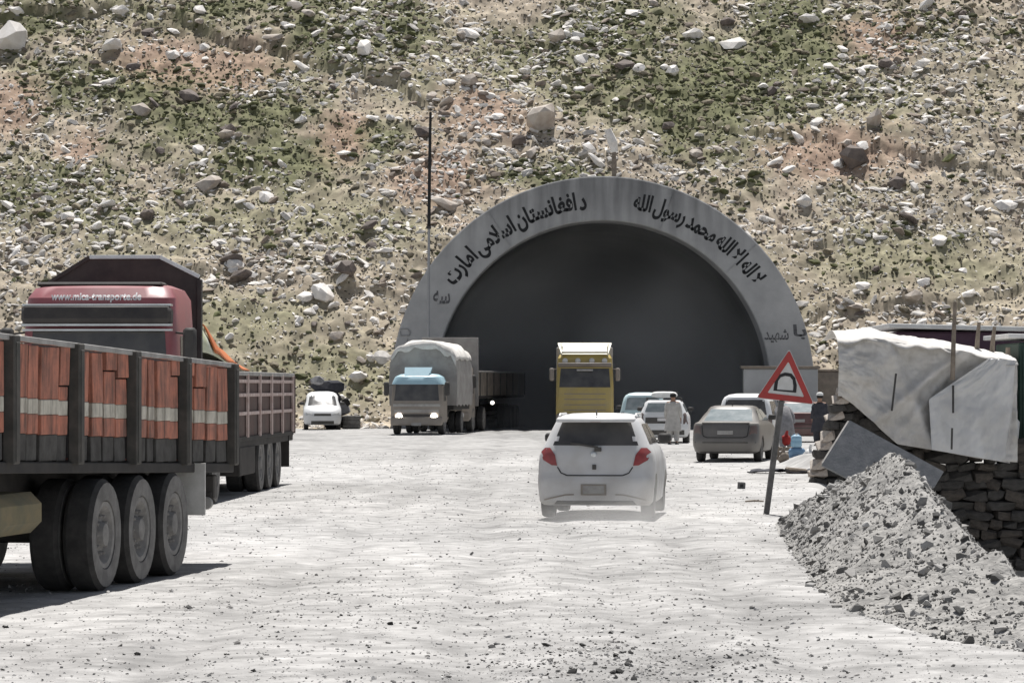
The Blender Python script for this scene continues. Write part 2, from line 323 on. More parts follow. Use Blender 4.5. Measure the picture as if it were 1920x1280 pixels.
# ------------------------------------------------------------------ hillside
PX, PZ, RO, RI, PY = 4.13, 1.85, 9.64, 7.62, 150.0
SL = .70
def hill_plane(px, py):
    Y = (CAM_H + SL * 152) / (SL - (725 - py) / F); return (px - 960) * Y / F, Y
def seg_d(x, y, pts):            # signed distance in y from a polyline y(x)
    return y - np.interp(x, [p[0] for p in pts], [p[1] for p in pts])
TER = [([(0, 30), (150, 22), (330, 30), (430, 78), (600, 122), (720, 140), (800, 185)], .45, 0, 790),
       ([(1180, 205), (1290, 235), (1400, 262), (1560, 265), (1700, 300), (1920, 330)], .34, 1150, 1990),
       ([(350, 520), (480, 535), (640, 545), (760, 560)], .3, 330, 770),
       ([(1520, 585), (1700, 560), (1920, 545)], .3, 1500, 1990)]
def hill_z(x, y):
    x = np.asarray(x, float); y = np.asarray(y, float)
    t = y - 152 + 1.2 * fbm(x * .08, y * .02, 3, 40)
    z = SL * np.where(t > 1, t, np.where(t > -3, (t + 3) ** 2 / 16.0 * 1.0, 0))
    z = z + (1.6 * fbm(x * .07, y * .07, 3, 51) + .9 * fbm(x * .25, y * .25, 4, 61) + .70 * fbm(x * 1.1, y * 1.1, 4, 71)) * sstep(-1, 5, t)
    z = z + .34 * fbm(x * 3.4, y * 3.0, 3, 81) * sstep(-2, 1, t)
    for pts, amp, a, b in TER:
        P = [hill_plane(*p) for p in pts]; xa = hill_plane(a, pts[0][1])[0]; xb = hill_plane(b, pts[-1][1])[0]
        d = seg_d(x, y, P) + 2.2 * fbm(x * .45, y * .2, 4, 91)
        wgt = sstep(xa - 2, xa + 1, x) * (1 - sstep(xb - 1, xb + 2, x))
        z = z + wgt * amp * (sstep(-.15, .15, d) - .5) * np.exp(-(d / 5) ** 2)
    return z - .25 * (t < -2.5)
hx = np.unique(np.r_[-120:-34:6, np.arange(-34, 34, .17), 34:121:6].round(4))
hy = np.unique(np.r_[np.arange(148.2, 192, .15), np.arange(192, 230, 1.5), 230:420:10].round(4))
HX, HY = np.meshgrid(hx, hy); HZv = hill_z(HX, HY)
# true ground colours: dry soil, olive grass, reddish earth
soil = np.array((.48, .41, .315)); grass = np.array((.165, .178, .072)); red = np.array((.46, .315, .23)); olive = np.array((.315, .305, .18))
def blobs(x, y, L):
    v = np.zeros_like(x)
    for px, py, rx, ry in L:
        cx, cy = hill_plane(px, py); cy2 = hill_plane(px, py - ry)[1]
        v = np.maximum(v, np.exp(-(((x - cx) / (rx * cy / F)) ** 2 + ((y - cy) / (cy2 - cy)) ** 2)))
    return v
GREEN = [(420, 225, 190, 75), (520, 300, 180, 60), (1330, 170, 230, 120), (1150, 60, 200, 60), (680, 70, 160, 70), (560, 15, 300, 40), (120, 370, 150, 70), (60, 40, 100, 50),
         (250, 160, 250, 60), (1700, 50, 120, 40), (1480, 60, 120, 100), (700, 250, 80, 40), (1000, 330, 150, 25)]
OLIVE = [(1720, 485, 190, 60), (430, 610, 160, 45), (1000, 130, 300, 60), (1600, 200, 200, 60), (350, 420, 200, 60), (650, 430, 160, 60), (640, 700, 150, 60)]
RED = [(320, 110, 110, 60), (430, 130, 120, 50), (150, 285, 45, 35), (900, 210, 90, 60), (1640, 60, 90, 50), (820, 330, 90, 70), (1560, 300, 150, 50), (30, 210, 60, 60), (640, 250, 50, 50)]
def hill_masks(x, y):
    n = fbm(x * .35, y * .35, 4, 101); n2 = fbm(x * 1.3, y * 1.3, 4, 111)
    g = np.clip(blobs(x, y, GREEN) * 1.5 + 1.3 * n + .9 * n2 - .18, 0, 1)
    o = np.clip(blobs(x, y, OLIVE) * 1.2 + .9 * n + .6 * n2 + .12, 0, 1)
    r = np.clip(blobs(x, y, RED) * 1.6 - .8 * n - .9 * n2 - .25, 0, 1)
    return g, o, r
def hill_tint(x, y):
    g, o, r = (m[..., None] for m in hill_masks(x, y))
    c = soil * (1 + .7 * fbm(x * .9, y * .9, 3, 121))[..., None]
    c = c * (1 - .75 * o) + olive * .75 * o
    c = c * (1 - .85 * g) + grass * .85 * g
    c = c * (1 - .8 * r) + red * .8 * r
    return np.clip(c * (1 + 1.1 * fbm(x * 3.2, y * 4.4, 3, 131))[..., None], .02, 1)
nx, ny = len(hx), len(hy)
I = (np.arange(ny - 1)[:, None] * nx + np.arange(nx - 1)[None, :]).ravel()
def in_bore(x, y, z, r): return (y > PY - 1) & (((x - PX) ** 2 + np.maximum(z - PZ, 0) ** 2) < r * r)
cx_ = HX.ravel()[I] + .08; cy_ = HY.ravel()[I]; cz_ = HZv.ravel()[I]
keep = ~(in_bore(cx_, cy_, cz_, RO - .35) & (cz_ < PZ + RO)); I = I[keep]
hill = fastmesh('hillside', np.c_[HX.ravel(), HY.ravel(), HZv.ravel()], np.c_[I, I + 1, I + nx + 1, I + nx], M['hill'], hill_tint(HX, HY).reshape(-1, 3), smooth=True)
tag(hill, 'steep stony hillside with dry grass above the tunnel', kind='structure')

def hill_hit(px, py):
    """where the sight line through a pixel of the photograph meets the slope"""
    Y = np.arange(150, 200, .1); X = (px - 960) * Y / F; Z = CAM_H - (py - 725) * Y / F
    d = Z - hill_z(X, Y); k = np.argmax(d < 0); return float(X[k]), float(Y[k])

# angular rocks: convex hulls of random points
def hull_rock(n, flat, seed, box=False):
    r = np.random.default_rng(seed); p = r.normal(size=(n, 3)); p /= np.linalg.norm(p, axis=1)[:, None]
    if box: p = np.sign(p) * np.abs(p) ** .5
    p *= r.uniform(.8, 1.0, (n, 1)); p *= np.array((1, r.uniform(.65, .95), flat)) * .5
    bm = bmesh.new(); vs = [bm.verts.new(q) for q in p]
    g = bmesh.ops.convex_hull(bm, input=vs)
    bmesh.ops.delete(bm, geom=[e for e in g['geom_interior'] if isinstance(e, bmesh.types.BMVert)], context='VERTS')
    bmesh.ops.delete(bm, geom=[v for v in bm.verts if not v.link_faces], context='VERTS')
    bmesh.ops.triangulate(bm, faces=bm.faces); bmesh.ops.recalc_face_normals(bm, faces=bm.faces)
    bm.verts.index_update(); V = np.array([v.co[:] for v in bm.verts]); T = np.array([[v.index for v in f.verts] for f in bm.faces]); bm.free()
    return V, T
def scatter(variants, X, Y, Z, S, C, tilt=.4, lay=0.0, seed=0, yaw=None):
    """join many placed pieces into one array mesh"""
    r = np.random.default_rng(seed); VV, TT, CC = [], [], []; off = 0
    vi = r.integers(0, len(variants), len(X))
    for k, (V, T) in enumerate(variants):
        m = vi == k; n = m.sum()
        if not n: continue
        a = r.uniform(0, 2 * np.pi, n) if yaw is None else r.normal(0, yaw, n); b = r.normal(lay, tilt, n); c = r.normal(0, tilt, n)
        ca, sa, cb, sb, cc, s2 = np.cos(a), np.sin(a), np.cos(b), np.sin(b), np.cos(c), np.sin(c)
        P = np.repeat(V[None], n, 0); x, y, z = P[..., 0], P[..., 1], P[..., 2]
        x, y = x * ca[:, None] - y * sa[:, None], x * sa[:, None] + y * ca[:, None]
        y, z = y * cb[:, None] - z * sb[:, None], y * sb[:, None] + z * cb[:, None]
        x, z = x * cc[:, None] + z * s2[:, None], -x * s2[:, None] + z * cc[:, None]
        s = S[m][:, None]
        Q = np.stack((x * s + X[m][:, None], y * s + Y[m][:, None], z * s + Z[m][:, None]), -1)
        VV.append(Q.reshape(-1, 3)); CC.append(np.repeat(C[m], len(V), 0))
        TT.append((T[None] + (np.arange(n) * len(V))[:, None, None] + off).reshape(-1, 3)); off += n * len(V)
    return np.concatenate(VV), np.concatenate(TT), np.concatenate(CC)
ROCKS = [hull_rock(13, f, 200 + k) for k, f in enumerate((.26, .34, .42, .5, .6, .3, .38, .24))]
SLABS = [(V * np.array((1.35, .8, 1)), T) for V, T in ROCKS]
def hill_points(n, s, ylim=(149.5, 190)):
    r = np.random.default_rng(s); x = r.uniform(-32, 32, n); y = r.uniform(*ylim, n)
    k = np.abs(x) < .165 * y + 2; x, y = x[k], y[k]; z = hill_z(x, y)
    k = ~in_bore(x, y, z, RO + .1) & ~((np.abs(x - PX) < RO + .2) & (y < PY + 1.5)); return x[k], y[k], z[k], r
# small stones nobody could count
x, y, z, r = hill_points(40000, 1)
dens = .26 + .8 * blobs(x, y, [(1740, 120, 260, 160), (560, 490, 230, 80), (1000, 300, 300, 80), (900, 90, 260, 80), (1700, 420, 260, 60), (120, 420, 160, 120), (1600, 620, 260, 60)]) + 2.2 * fbm(x * .22, y * .22, 4, 141) - .75 * blobs(x, y, [(1720, 485, 170, 45), (430, 610, 140, 35), (1330, 180, 200, 90), (380, 110, 110, 50), (470, 235, 150, 50)])
k = r.uniform(0, 1, len(x)) < dens; x, y, z = x[k], y[k], z[k]
S = np.clip(np.exp(r.normal(-1.5, .55, len(x))), .07, .75)
lum = np.clip(r.normal(.78, .13, len(x)), .25, .92); C = lum[:, None] * np.array((1.0, .96, .90))
dk = r.uniform(0, 1, len(x)) < .22; C[dk] *= np.array((.36, .31, .27))
V, T, CC = scatter(SLABS, x, y, z + S * .05, S, C, .34, .5, seed=3, yaw=.6)
o = fastmesh('small_stones', V, T, M['stone'], CC); tag(o, 'countless small pale stones strewn over the hillside', kind='stuff')
# cushion plants and dry tussocks
TUFTS = []
for k in range(6):
    V, T = hull_rock(20, .6, 300 + k); TUFTS.append((V * np.array((1.4, .9, 1)), T))
x, y, z, r = hill_points(34000, 2)
g, ol, rd = hill_masks(x, y)
k = r.uniform(0, 1, len(x)) < np.clip(.10 + .7 * g + .1 * ol - .25 * rd + 1.5 * fbm(x * .25, y * .25, 4, 151), .02, 1); x, y, z, g = x[k], y[k], z[k], g[k]
S = np.clip(np.exp(r.normal(-1.5, .45, len(x))), .10, .7)
C = np.array((.105, .11, .045)) * r.uniform(.5, 1.8, (len(x), 1)); dr = r.uniform(0, 1, len(x)) < .35; C[dr] = np.array((.28, .24, .17)) * r.uniform(.6, 1.3, (dr.sum(), 1))
V, T, CC = scatter(TUFTS, x, y, z + S * .02, S, C, .25, .3, seed=4, yaw=.7)
o = fastmesh('cushion_plants', V, T, M['tuft'], CC); tag(o, 'low dark green cushion plants and dry tussocks covering the hillside', kind='stuff')

# pebbles, clods and grass stubs that roughen the whole slope
PEB = [hull_rock(9, f, 350 + k) for k, f in enumerate((.4, .5, .6, .45))]; PEB = [(V * np.array((1.3, .9, 1)), T) for V, T in PEB]
x, y, z, r = hill_points(52000, 5); u = r.uniform(0, 1, len(x)); n_ = fbm(x * .5, y * .5, 3, 161)
g, ol, rd = hill_masks(x, y)
S = np.clip(np.exp(r.normal(-2.05, .4, len(x))), .06, .32)
C = np.where((u < .42 + .5 * n_ - .25 * g)[:, None], r.uniform(.55, .92, (len(x), 1)) * np.array((1, .95, .88)), r.uniform(.5, 1.6, (len(x), 1)) * (np.array((.075, .066, .042)) * (1 - g[:, None]) + np.array((.085, .095, .036)) * g[:, None]))
V, T, CC = scatter(PEB, x, y, z + S * .05, S, C, .4, .45, seed=6, yaw=.6)
o = fastmesh('hill_pebbles', V, T, M['stone'], CC); tag(o, 'pebbles, clods and grass stubs roughening the whole slope', kind='stuff')

# boulders that can be told apart
BM = []
for k in range(14):
    V, T = hull_rock(24 if k < 9 else 18, (.45, .55, .7, .8, .6, .5, .75, .65, .85, .32, .28, .36, .4, .3)[k], 400 + k)
    me = bpy.data.meshes.new('boulder'); me.from_pydata(V.tolist(), [], T.tolist()); me.update(); BM.append(me)
BMM = {}
def boulder(name, X, Y, S, mesh_i, mat, rot, label, group=None, sink=.32, scl=(1, 1, 1), dz=0):
    key = (mesh_i, mat)
    if key not in BMM:
        me = BM[mesh_i].copy(); me.materials.append(M[mat]); BMM[key] = me
    o = bpy.data.objects.new(name, BMM[key]); col.objects.link(o)
    hgt = float(hill_z(X, Y)); fl = (.45, .55, .7, .8, .6, .5, .75, .65, .85, .32, .28, .36, .4, .3)[mesh_i] * scl[2]
    o.location = (X, Y, hgt + S * fl * (.5 - sink) + dz); o.rotation_mode = 'ZYX'; o.rotation_euler = (.5 + abs(rot[0]) * .5, rot[1], rot[2]); o.scale = tuple(S * q for q in scl)
    tag(o, label, 'boulder', group); return o
NAMED = [  # px, py, size in photo px, mesh, material, rot, scale, label
    (1020, 222, 78, 8, 'b_tan', (.1, .1, .3), (1, 1, 1.1), 'big white-capped boulder with dark sides, standing alone above the tunnel crown'),
    (1376, 72, 66, 9, 'b_white', (-.55, .1, .2), (1, .8, 1), 'smooth pale leaf-shaped slab lying on the green patch of the slope'),
    (18, 66, 84, 3, 'b_white', (.1, 0, .5), (1, 1, 1), 'huge white boulder with brown underside below the turf ledge'),
    (838, 374, 76, 10, 'b_tan', (.1, .32, -.1), (1, .7, .9), 'long brown slab tilted downhill behind the tall dark pole'),
    (1600, 292, 76, 2, 'b_dark', (.1, .25, .2), (1, .9, 1), 'large rounded brown boulder on the slope above the tarpaulin shelter'),
    (1682, 342, 46, 4, 'b_dark', (0, -.2, .8), (1, 1, 1.1), 'dark pointed triangular rock below the large brown boulder'),
    (880, 150, 42, 7, 'b_tan', (.1, .1, 1), (1, 1, 1.1), 'white-topped block with a dark front, upslope of the tall pole'),
    (452, 516, 54, 6, 'b_dark', (.1, 0, .4), (1, 1, 1), 'dark brown round boulder at the left end of the pale rubble'),
    (606, 545, 60, 5, 'b_white', (-.4, .3, .6), (1, 1, 1), 'pale broken slab propped up in the heap of white rubble'),
    (640, 520, 46, 9, 'b_white', (.3, -.5, .2), (1, 1, 1), 'thin white slab leaning on the heap of white rubble'),
    (572, 552, 44, 0, 'b_white', (.1, .1, .2), (1, 1, 1), 'flat white block at the foot of the heap of white rubble'),
    (650, 505, 50, 2, 'b_dark', (.2, .3, 1.2), (1, 1, 1), 'dark jutting rock on top of the heap of white rubble'),
    (630, 628, 36, 1, 'b_tan', (0, 0, .1), (1, .8, 1.2), 'squarish tan block with flat white top beside the portal'),
    (1640, 225, 44, 3, 'b_tan', (.1, .2, .3), (.8, .8, 1.5), 'tall white-tipped stone standing over a dark hollow'),
    (1500, 256, 50, 11, 'b_white', (.2, .75, -.4), (1, .7, 1), 'thin upright pale slab leaning to the left on the bank edge'),
    (262, 205, 48, 4, 'b_tan', (.1, .1, .7), (1, 1, 1), 'pointed grey-brown rock with light ridge on green turf'),
    (426, 252, 40, 6, 'b_tan', (.1, .3, .2), (1, 1, 1), 'round knobbly tan boulder beside a smaller white stone'),
    (370, 277, 32, 5, 'b_white', (-.5, 0, .4), (1, 1, 1), 'smooth white oval stone just below the knobbly tan boulder'),
    (278, 402, 36, 8, 'b_dark', (.1, .2, .2), (1, 1, 1), 'dark round rock with small white cap on the lower left slope'),
    (1188, 17, 46, 9, 'b_white', (-.4, .1, -.3), (1, .8, 1), 'white oval slab high above the tunnel crown'),
    (380, 14, 44, 12, 'b_white', (.2, .5, .5), (1, .8, 1), 'white wedge-shaped slab on the turf above the red earth'),
    (580, 22, 40, 11, 'b_tan', (-.3, .5, .3), (1, .7, 1), 'pale elongated slab tilted on the turf right of the white wedge'),
    (1172, 118, 52, 0, 'b_dark', (.1, .1, .1), (1, .9, .9), 'flat dark brown rock with a white pebble below it'),
    (1090, 108, 36, 1, 'b_white', (.1, .1, .5), (1, 1, 1), 'bright white block near the flat dark brown rock'),
    (1045, 66, 44, 3, 'b_tan', (.1, .4, .3), (1, 1, 1), 'ridged pale rock like a small gable upslope of the white block'),
    (568, 118, 50, 10, 'b_white', (.1, .5, -.2), (1, .8, 1), 'long pale slab sliding under the edge of the turf ledge'),
    (20, 384, 44, 12, 'b_white', (.1, .55, -.3), (1, .6, 1), 'elongated white stone tilted downhill in olive turf low on the slope'),
    (1885, 376, 60, 13, 'b_white', (0, 0, .05), (1, .7, 1), 'flat white slab stacked over a dark rock on the right slope'),
    (1615, 530, 44, 13, 'b_white', (.1, -.1, .1), (1, .7, 1), 'long flat white stone at the edge of the olive meadow'),
    (1815, 545, 44, 10, 'b_white', (.1, -.2, .4), (1, .8, 1), 'white slab at the lower right edge of the olive meadow'),
    (1760, 448, 40, 5, 'b_white', (.2, -.4, .3), (1, 1, 1), 'cluster-topping white rock in the middle of the olive meadow'),
    (1120, 297, 52, 10, 'b_white', (.1, .62, -.5), (1, .6, 1), 'slender white slab slanting down just above the tunnel crown'),
    (716, 668, 42, 13, 'b_white', (-.9, .1, .3), (1, 1, 1), 'flat pale slab standing against the left foot of the portal'),
    (790, 245, 40, 4, 'b_dark', (.1, .1, .3), (1, 1, 1), 'dark rock with white crest left of the tall pole top'),
    (998, 285, 38, 6, 'b_tan', (.1, .1, 1.4), (1, 1, 1), 'tan boulder halfway between the big white-capped boulder and the portal'),
    (1305, 286, 36, 7, 'b_tan', (.1, .3, .3), (1, 1, 1), 'brown block below the bank edge right of the crown'),
]
for px, py, s, mi, mt, rot, scl, lab in NAMED:
    X, Y = hill_hit(px, py + s * .2); boulder('boulder', X, Y, s * Y / F, mi, mt, rot, lab, scl=scl)
LMK = ['the big white-capped boulder', 'the leaf-shaped slab', 'the huge white boulder', 'the long brown slab', 'the rounded brown boulder', 'the dark triangular rock', 'the dark-fronted block', 'the dark boulder at the rubble', 'the propped slab in the rubble',
       'the thin leaning slab in the rubble', 'the flat block at the rubble foot', 'the dark rock topping the rubble', 'the squarish tan block', 'the tall white-tipped stone', 'the upright pale slab', 'the pointed grey-brown rock', 'the knobbly tan boulder', 'the smooth oval stone', 'the white-capped dark rock',
       'the high white oval slab', 'the white wedge slab', 'the pale tilted slab', 'the flat dark rock', 'the bright white block', 'the gable-like rock', 'the slab under the turf ledge', 'the elongated white stone', 'the stacked white slab', 'the long flat meadow stone', 'the white meadow-edge slab',
       'the meadow cluster rock', 'the slender white slab', 'the slab at the portal foot', 'the white-crested dark rock', 'the tan boulder above the portal', 'the brown block below the bank']
LXY = [hill_hit(q[0], q[1] + q[2] * .2) for q in NAMED]; SEEN = {}
r = np.random.default_rng(77); cnt = 0
CL = [(1740, 130, 240, 150), (560, 500, 220, 90), (960, 120, 330, 120), (1000, 290, 340, 60), (1700, 280, 260, 60), (660, 640, 120, 90), (250, 420, 280, 120), (500, 60, 400, 60), (1620, 620, 180, 60)]
while cnt < 255:
    if r.uniform() < .55:
        a = CL[r.integers(len(CL))]; px, py = r.normal(a[0], a[2] * .6), r.normal(a[1], a[3] * .6)
    else: px, py = r.uniform(0, 1920), r.uniform(0, 680)
    if not (2 < px < 1918 and 2 < py < 790): continue
    if math.hypot(px - 1130, py - 727) < 415: continue
    X, Y = hill_hit(px, py)
    if abs(X - PX) < RO + .5 and Y < PY + 1.5: continue
    s = float(np.clip(math.exp(r.normal(3.15, .34)), 15, 52)) * Y / F
    q = r.uniform(); mt, wd = ('b_white', 'pale') if q < .66 else (('b_tan', 'tan') if q < .86 else ('b_dark', 'dark'))
    mi = int(r.integers(14))
    d_ = [math.hypot(X - a, Y - c) for a, c in LXY]; j = int(np.argmin(d_)); shp = 'flat' if mi >= 9 or mi in (0, 5) else ('blocky' if mi in (3, 6, 8) else 'angular')
    lab = '%s %s %s stone %s %s' % ('small' if s < .45 else ('middling' if s < .75 else 'large'), wd, shp, 'uphill of' if Y > LXY[j][1] + 1 else ('downhill of' if Y < LXY[j][1] - 1 else 'level with'), LMK[j])
    boulder('boulder', X, Y, s, mi, mt, (r.normal(0, .3), r.normal(0, .28), r.normal(0, .6)), lab, 'stones strewn over the hillside', scl=(r.uniform(1, 1.35), r.uniform(.7, 1), r.uniform(.8, 1.1))); cnt += 1

# ------------------------------------------------------------------ tunnel portal
def arch(rad, y, n=48):
    pts = [Vector((PX - rad, y, -.6)), Vector((PX - rad, y, PZ * .5))]
    pts += [Vector((PX - rad * math.cos(math.pi * k / n), y, PZ + rad * math.sin(math.pi * k / n))) for k in range(n + 1)]
    return pts + [Vector((PX + rad, y, PZ * .5)), Vector((PX + rad, y, -.6))]
def arch_sheet(b, rings):
    n = len(rings[0]); vs = [p for q in rings for p in q]
    fs = [(i * n + k, i * n + k + 1, (i + 1) * n + k + 1, (i + 1) * n + k) for i in range(len(rings) - 1) for k in range(n - 1)]
    b.add(vs, fs)
portal = thing('tunnel_portal', 'grey concrete horseshoe tunnel portal with black painted lettering round the arch', 'tunnel portal', (0, 0, 0))
b = MB(); c = .05
arch_sheet(b, [arch(RO, PY + 30), arch(RO, PY + c), arch(RO - c, PY), arch(RI + c, PY), arch(RI, PY + c), arch(RI, PY + 2.5), arch(RI + .12, PY + 2.52)])
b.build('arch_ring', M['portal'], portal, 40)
b = MB(); arch_sheet(b, [arch(RI + .12, PY + 2.52)] + [arch(RI + .12, PY + q) for q in (20, 50, 90, 130)])
e = arch(RI + .12, PY + 130); b.add(e, [tuple(range(len(e)))])
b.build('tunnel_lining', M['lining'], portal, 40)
# formwork joints standing slightly proud of the face
for a in (-33, 20, 47):
    q = Vector((math.sin(R(a)), 0, math.cos(R(a)))); p0 = Vector((PX, PY - .004, PZ)) + q * (RI + .06); p1 = Vector((PX, PY - .004, PZ)) + q * (RO - .06)
    MB().bar(p0, p1, .07, .012).build('formwork_joint', M['portal'], portal)
AR = {'ا': (0xFE8D, 0xFE8E), 'ب': (0xFE8F, 0xFE90, 0xFE91, 0xFE92), 'ت': (0xFE95, 0xFE96, 0xFE97, 0xFE98), 'ح': (0xFEA1, 0xFEA2, 0xFEA3, 0xFEA4),
      'د': (0xFEA9, 0xFEAA), 'ر': (0xFEAD, 0xFEAE), 'س': (0xFEB1, 0xFEB2, 0xFEB3, 0xFEB4), 'ش': (0xFEB5, 0xFEB6, 0xFEB7, 0xFEB8), 'غ': (0xFECD, 0xFECE, 0xFECF, 0xFED0),
      'ف': (0xFED1, 0xFED2, 0xFED3, 0xFED4), 'ل': (0xFEDD, 0xFEDE, 0xFEDF, 0xFEE0), 'م': (0xFEE1, 0xFEE2, 0xFEE3, 0xFEE4), 'ن': (0xFEE5, 0xFEE6, 0xFEE7, 0xFEE8),
      'ه': (0xFEE9, 0xFEEA, 0xFEEB, 0xFEEC), 'و': (0xFEED, 0xFEEE), 'ی': (0xFBFC, 0xFBFD, 0xFBFE, 0xFBFF), 'ﻻ': (0xFEFB, 0xFEFC)}
def shape(wd):
    wd = wd.replace('لا', 'ﻻ'); out = []; prev = False
    for i, ch in enumerate(wd):
        f = AR[ch]; dual = len(f) == 4; nxt = i + 1 < len(wd)
        out.append(chr(f[(3 if prev else 2) if (dual and nxt) else (1 if prev else 0)])); prev = dual
    return ''.join(reversed(out))
def text_mesh(s, off=.0, res=3):
    c = bpy.data.curves.new('lettering', 'FONT'); c.body = s; c.size = 1; c.offset = off; c.resolution_u = res
    o = bpy.data.objects.new('lettering', c); col.objects.link(o); bpy.context.view_layer.update()
    me = bpy.data.meshes.new_from_object(o.evaluated_get(bpy.context.evaluated_depsgraph_get()))
    bpy.data.objects.remove(o); bpy.data.curves.remove(c)
    V = np.array([v.co[:] for v in me.vertices]); return me, V
def arc_text(words, a0, a1, r0, hgt, mat, wob=.02):
    """words are in visual order from angle a0 to a1 (degrees from the crown)"""
    parts = [(text_mesh(shape(q), .036)) for q in words]
    ws = [V[:, 0].max() - V[:, 0].min() for _, V in parts]; gap = .16; tot = sum(ws) + gap * (len(ws) - 1); cur = 0
    for (me, V), wd in zip(parts, ws):
        x = (V[:, 0] - V[:, 0].min() + cur) / tot; yv = V[:, 1] * hgt
        yv = yv + wob * np.sin(V[:, 0] * 7 + cur * 3) + .05 * np.sin(cur * 9)
        ang = np.radians(a0 + (a1 - a0) * x); rr = r0 + yv
        for v, aa, q in zip(me.vertices, ang, rr): v.co = (PX + math.sin(aa) * q, PY - .012, PZ + math.cos(aa) * q)
        link('lettering', me, mat, portal); cur += wd + gap
rt = 350 / 41.2
arc_text(['امارت', 'اسلامی', 'افغانستان', 'د'], -55.5, -5, rt - .28, 1.05, M['ink'])
arc_text(['الله', 'رسول', 'محمد', 'الله', 'الا', 'اله', 'لا'], 9.5, 56, rt - .22, 1.0, M['ink'])
def flat_text(wd, px, py, wpx, hpx, mat, raw=False):
    me, V = text_mesh(wd if raw else shape(wd), .02); mn, mx = V.min(0), V.max(0)
    for v in me.vertices:
        u = (v.co.x - mn[0]) / (mx[0] - mn[0]) - .5; t = (v.co.y - mn[1]) / (mx[1] - mn[1]) - .5
        p = at(px + u * wpx, py - t * hpx, PY - .012); v.co = p
    link('lettering', me, mat, portal)
flat_text('شهید', 1456, 630, 46, 26, M['ink_faint']); flat_text('با', 1500, 622, 26, 28, M['ink_faint'])
flat_text('سه', 828, 557, 32, 24, M['ink_faint'])
def stroke(pts, wd, mat):
    b = MB()
    for p, q in zip(pts[:-1], pts[1:]): b.bar(at(*p, PY - .006), at(*q, PY - .006), wd, .008)
    b.build('paint_mark', mat, portal)
stroke([(820, 570), (838, 569)], .07, M['ink_faint'])
stroke([(748, 617), (764, 616), (769, 622), (768, 629), (752, 629), (750, 621)], .1, M['ink_faint']); stroke([(764, 634), (763, 646)], .09, M['ink_faint'])
# exhaust and dust hanging in the bore
b = MB(); r0 = arch(RI - .02, PY + .6); r1 = arch(RI - .02, PY + 129)
b.loft([r0, r1]); dv = bpy.data.materials.new('tunnel_dust'); dv.use_nodes = True; t_ = dv.node_tree; t_.nodes.remove(t_.nodes['Principled BSDF'])
pv = t_.nodes.new('ShaderNodeVolumePrincipled'); 
tcv = t_.nodes.new('ShaderNodeTexCoord'); nzv = t_.nodes.new('ShaderNodeTexNoise'); nzv.inputs['Scale'].default_value = .22; nzv.inputs['Detail'].default_value = 2; t_.links.new(tcv.outputs['Object'], nzv.inputs['Vector'])
sxv = t_.nodes.new('ShaderNodeSeparateXYZ'); t_.links.new(tcv.outputs['Object'], sxv.inputs[0])
hv = t_.nodes.new('ShaderNodeMapRange'); hv.inputs[1].default_value = 0; hv.inputs[2].default_value = 8; hv.inputs[3].default_value = .11; hv.inputs[4].default_value = .028; t_.links.new(sxv.outputs[2], hv.inputs[0])
nv = t_.nodes.new('ShaderNodeMapRange'); nv.inputs[1].default_value = .35; nv.inputs[2].default_value = .65; nv.inputs[3].default_value = .35; nv.inputs[4].default_value = 1.6; t_.links.new(nzv.outputs['Fac'], nv.inputs[0])
mv = t_.nodes.new('ShaderNodeMath'); mv.operation = 'MULTIPLY'; t_.links.new(hv.outputs[0], mv.inputs[0]); t_.links.new(nv.outputs[0], mv.inputs[1]); t_.links.new(mv.outputs[0], pv.inputs['Density']); pv.inputs['Color'].default_value = (.985, .985, .98, 1)
t_.links.new(pv.outputs[0], t_.nodes['Material Output'].inputs['Volume'])
o = b.build('haze', dv); tag(o, 'grey exhaust and dust hanging inside the tunnel bore', kind='stuff')

# low walls at the right foot of the portal
b = MB(); b.box((11.9, 146.2, 1.3), (3.3, .5, 2.8), ch=.04)
tw = thing('concrete_wall', 'low grey concrete wall in front of the right foot of the portal', 'wall'); b.build('wall_body', M['concrete'], tw)
MB().box((11.9, 146.2, 2.76), (3.5, .62, .12)).build('coping', M['mud'], tw)
tw = thing('mud_wall', 'brown mud-plastered wall between the concrete wall and the tarpaulin shelter', 'wall')
MB().box((14.4, 147.6, 1.25), (1.7, .6, 2.7), ch=.06).build('wall_body', M['mud'], tw)
MB().box((14.4, 147.6, 2.64), (1.8, .7, .1), ch=.03).build('coping', M['wood'], tw)
# tall pole
tp = thing('tall_pole', 'tall thin pole in front of the portal, dark above and grey below', 'pole', (-3.77, 148.7, 0))
MB().tube([(0, 0, -.3), (.0, 0, 4), (.02, 0, 9.1)], [.075, .07, .06], 10).build('lower_shaft', M['concrete'], tp, 40)
MB().tube([(.02, 0, 9.05), (.05, 0, 12), (.09, 0, 14.3)], [.08, .075, .06], 10).build('upper_shaft', M['blackiron'], tp, 40)
MB().box((.02, 0, 9.08), (.2, .2, .12)).build('clamp', M['darkmetal'], tp)
# stake on the crown
p = at(1151, 334, 151.5)
st = thing('stake', 'pale weathered stake with a bent white head above the tunnel crown', 'stake', p)
MB().tube([(0, 0, -.4), (.02, 0, .7), (.0, 0, 1.35)], [.13, .12, .1], 8).build('shaft', M['wood'], st, 40)
b = MB(); b.tube([(.05, 0, 1.2), (-.05, 0, 1.65), (-.28, 0, 2.25)], [.15, .24, .16], 7); b.build('head', M['b_white'], st)

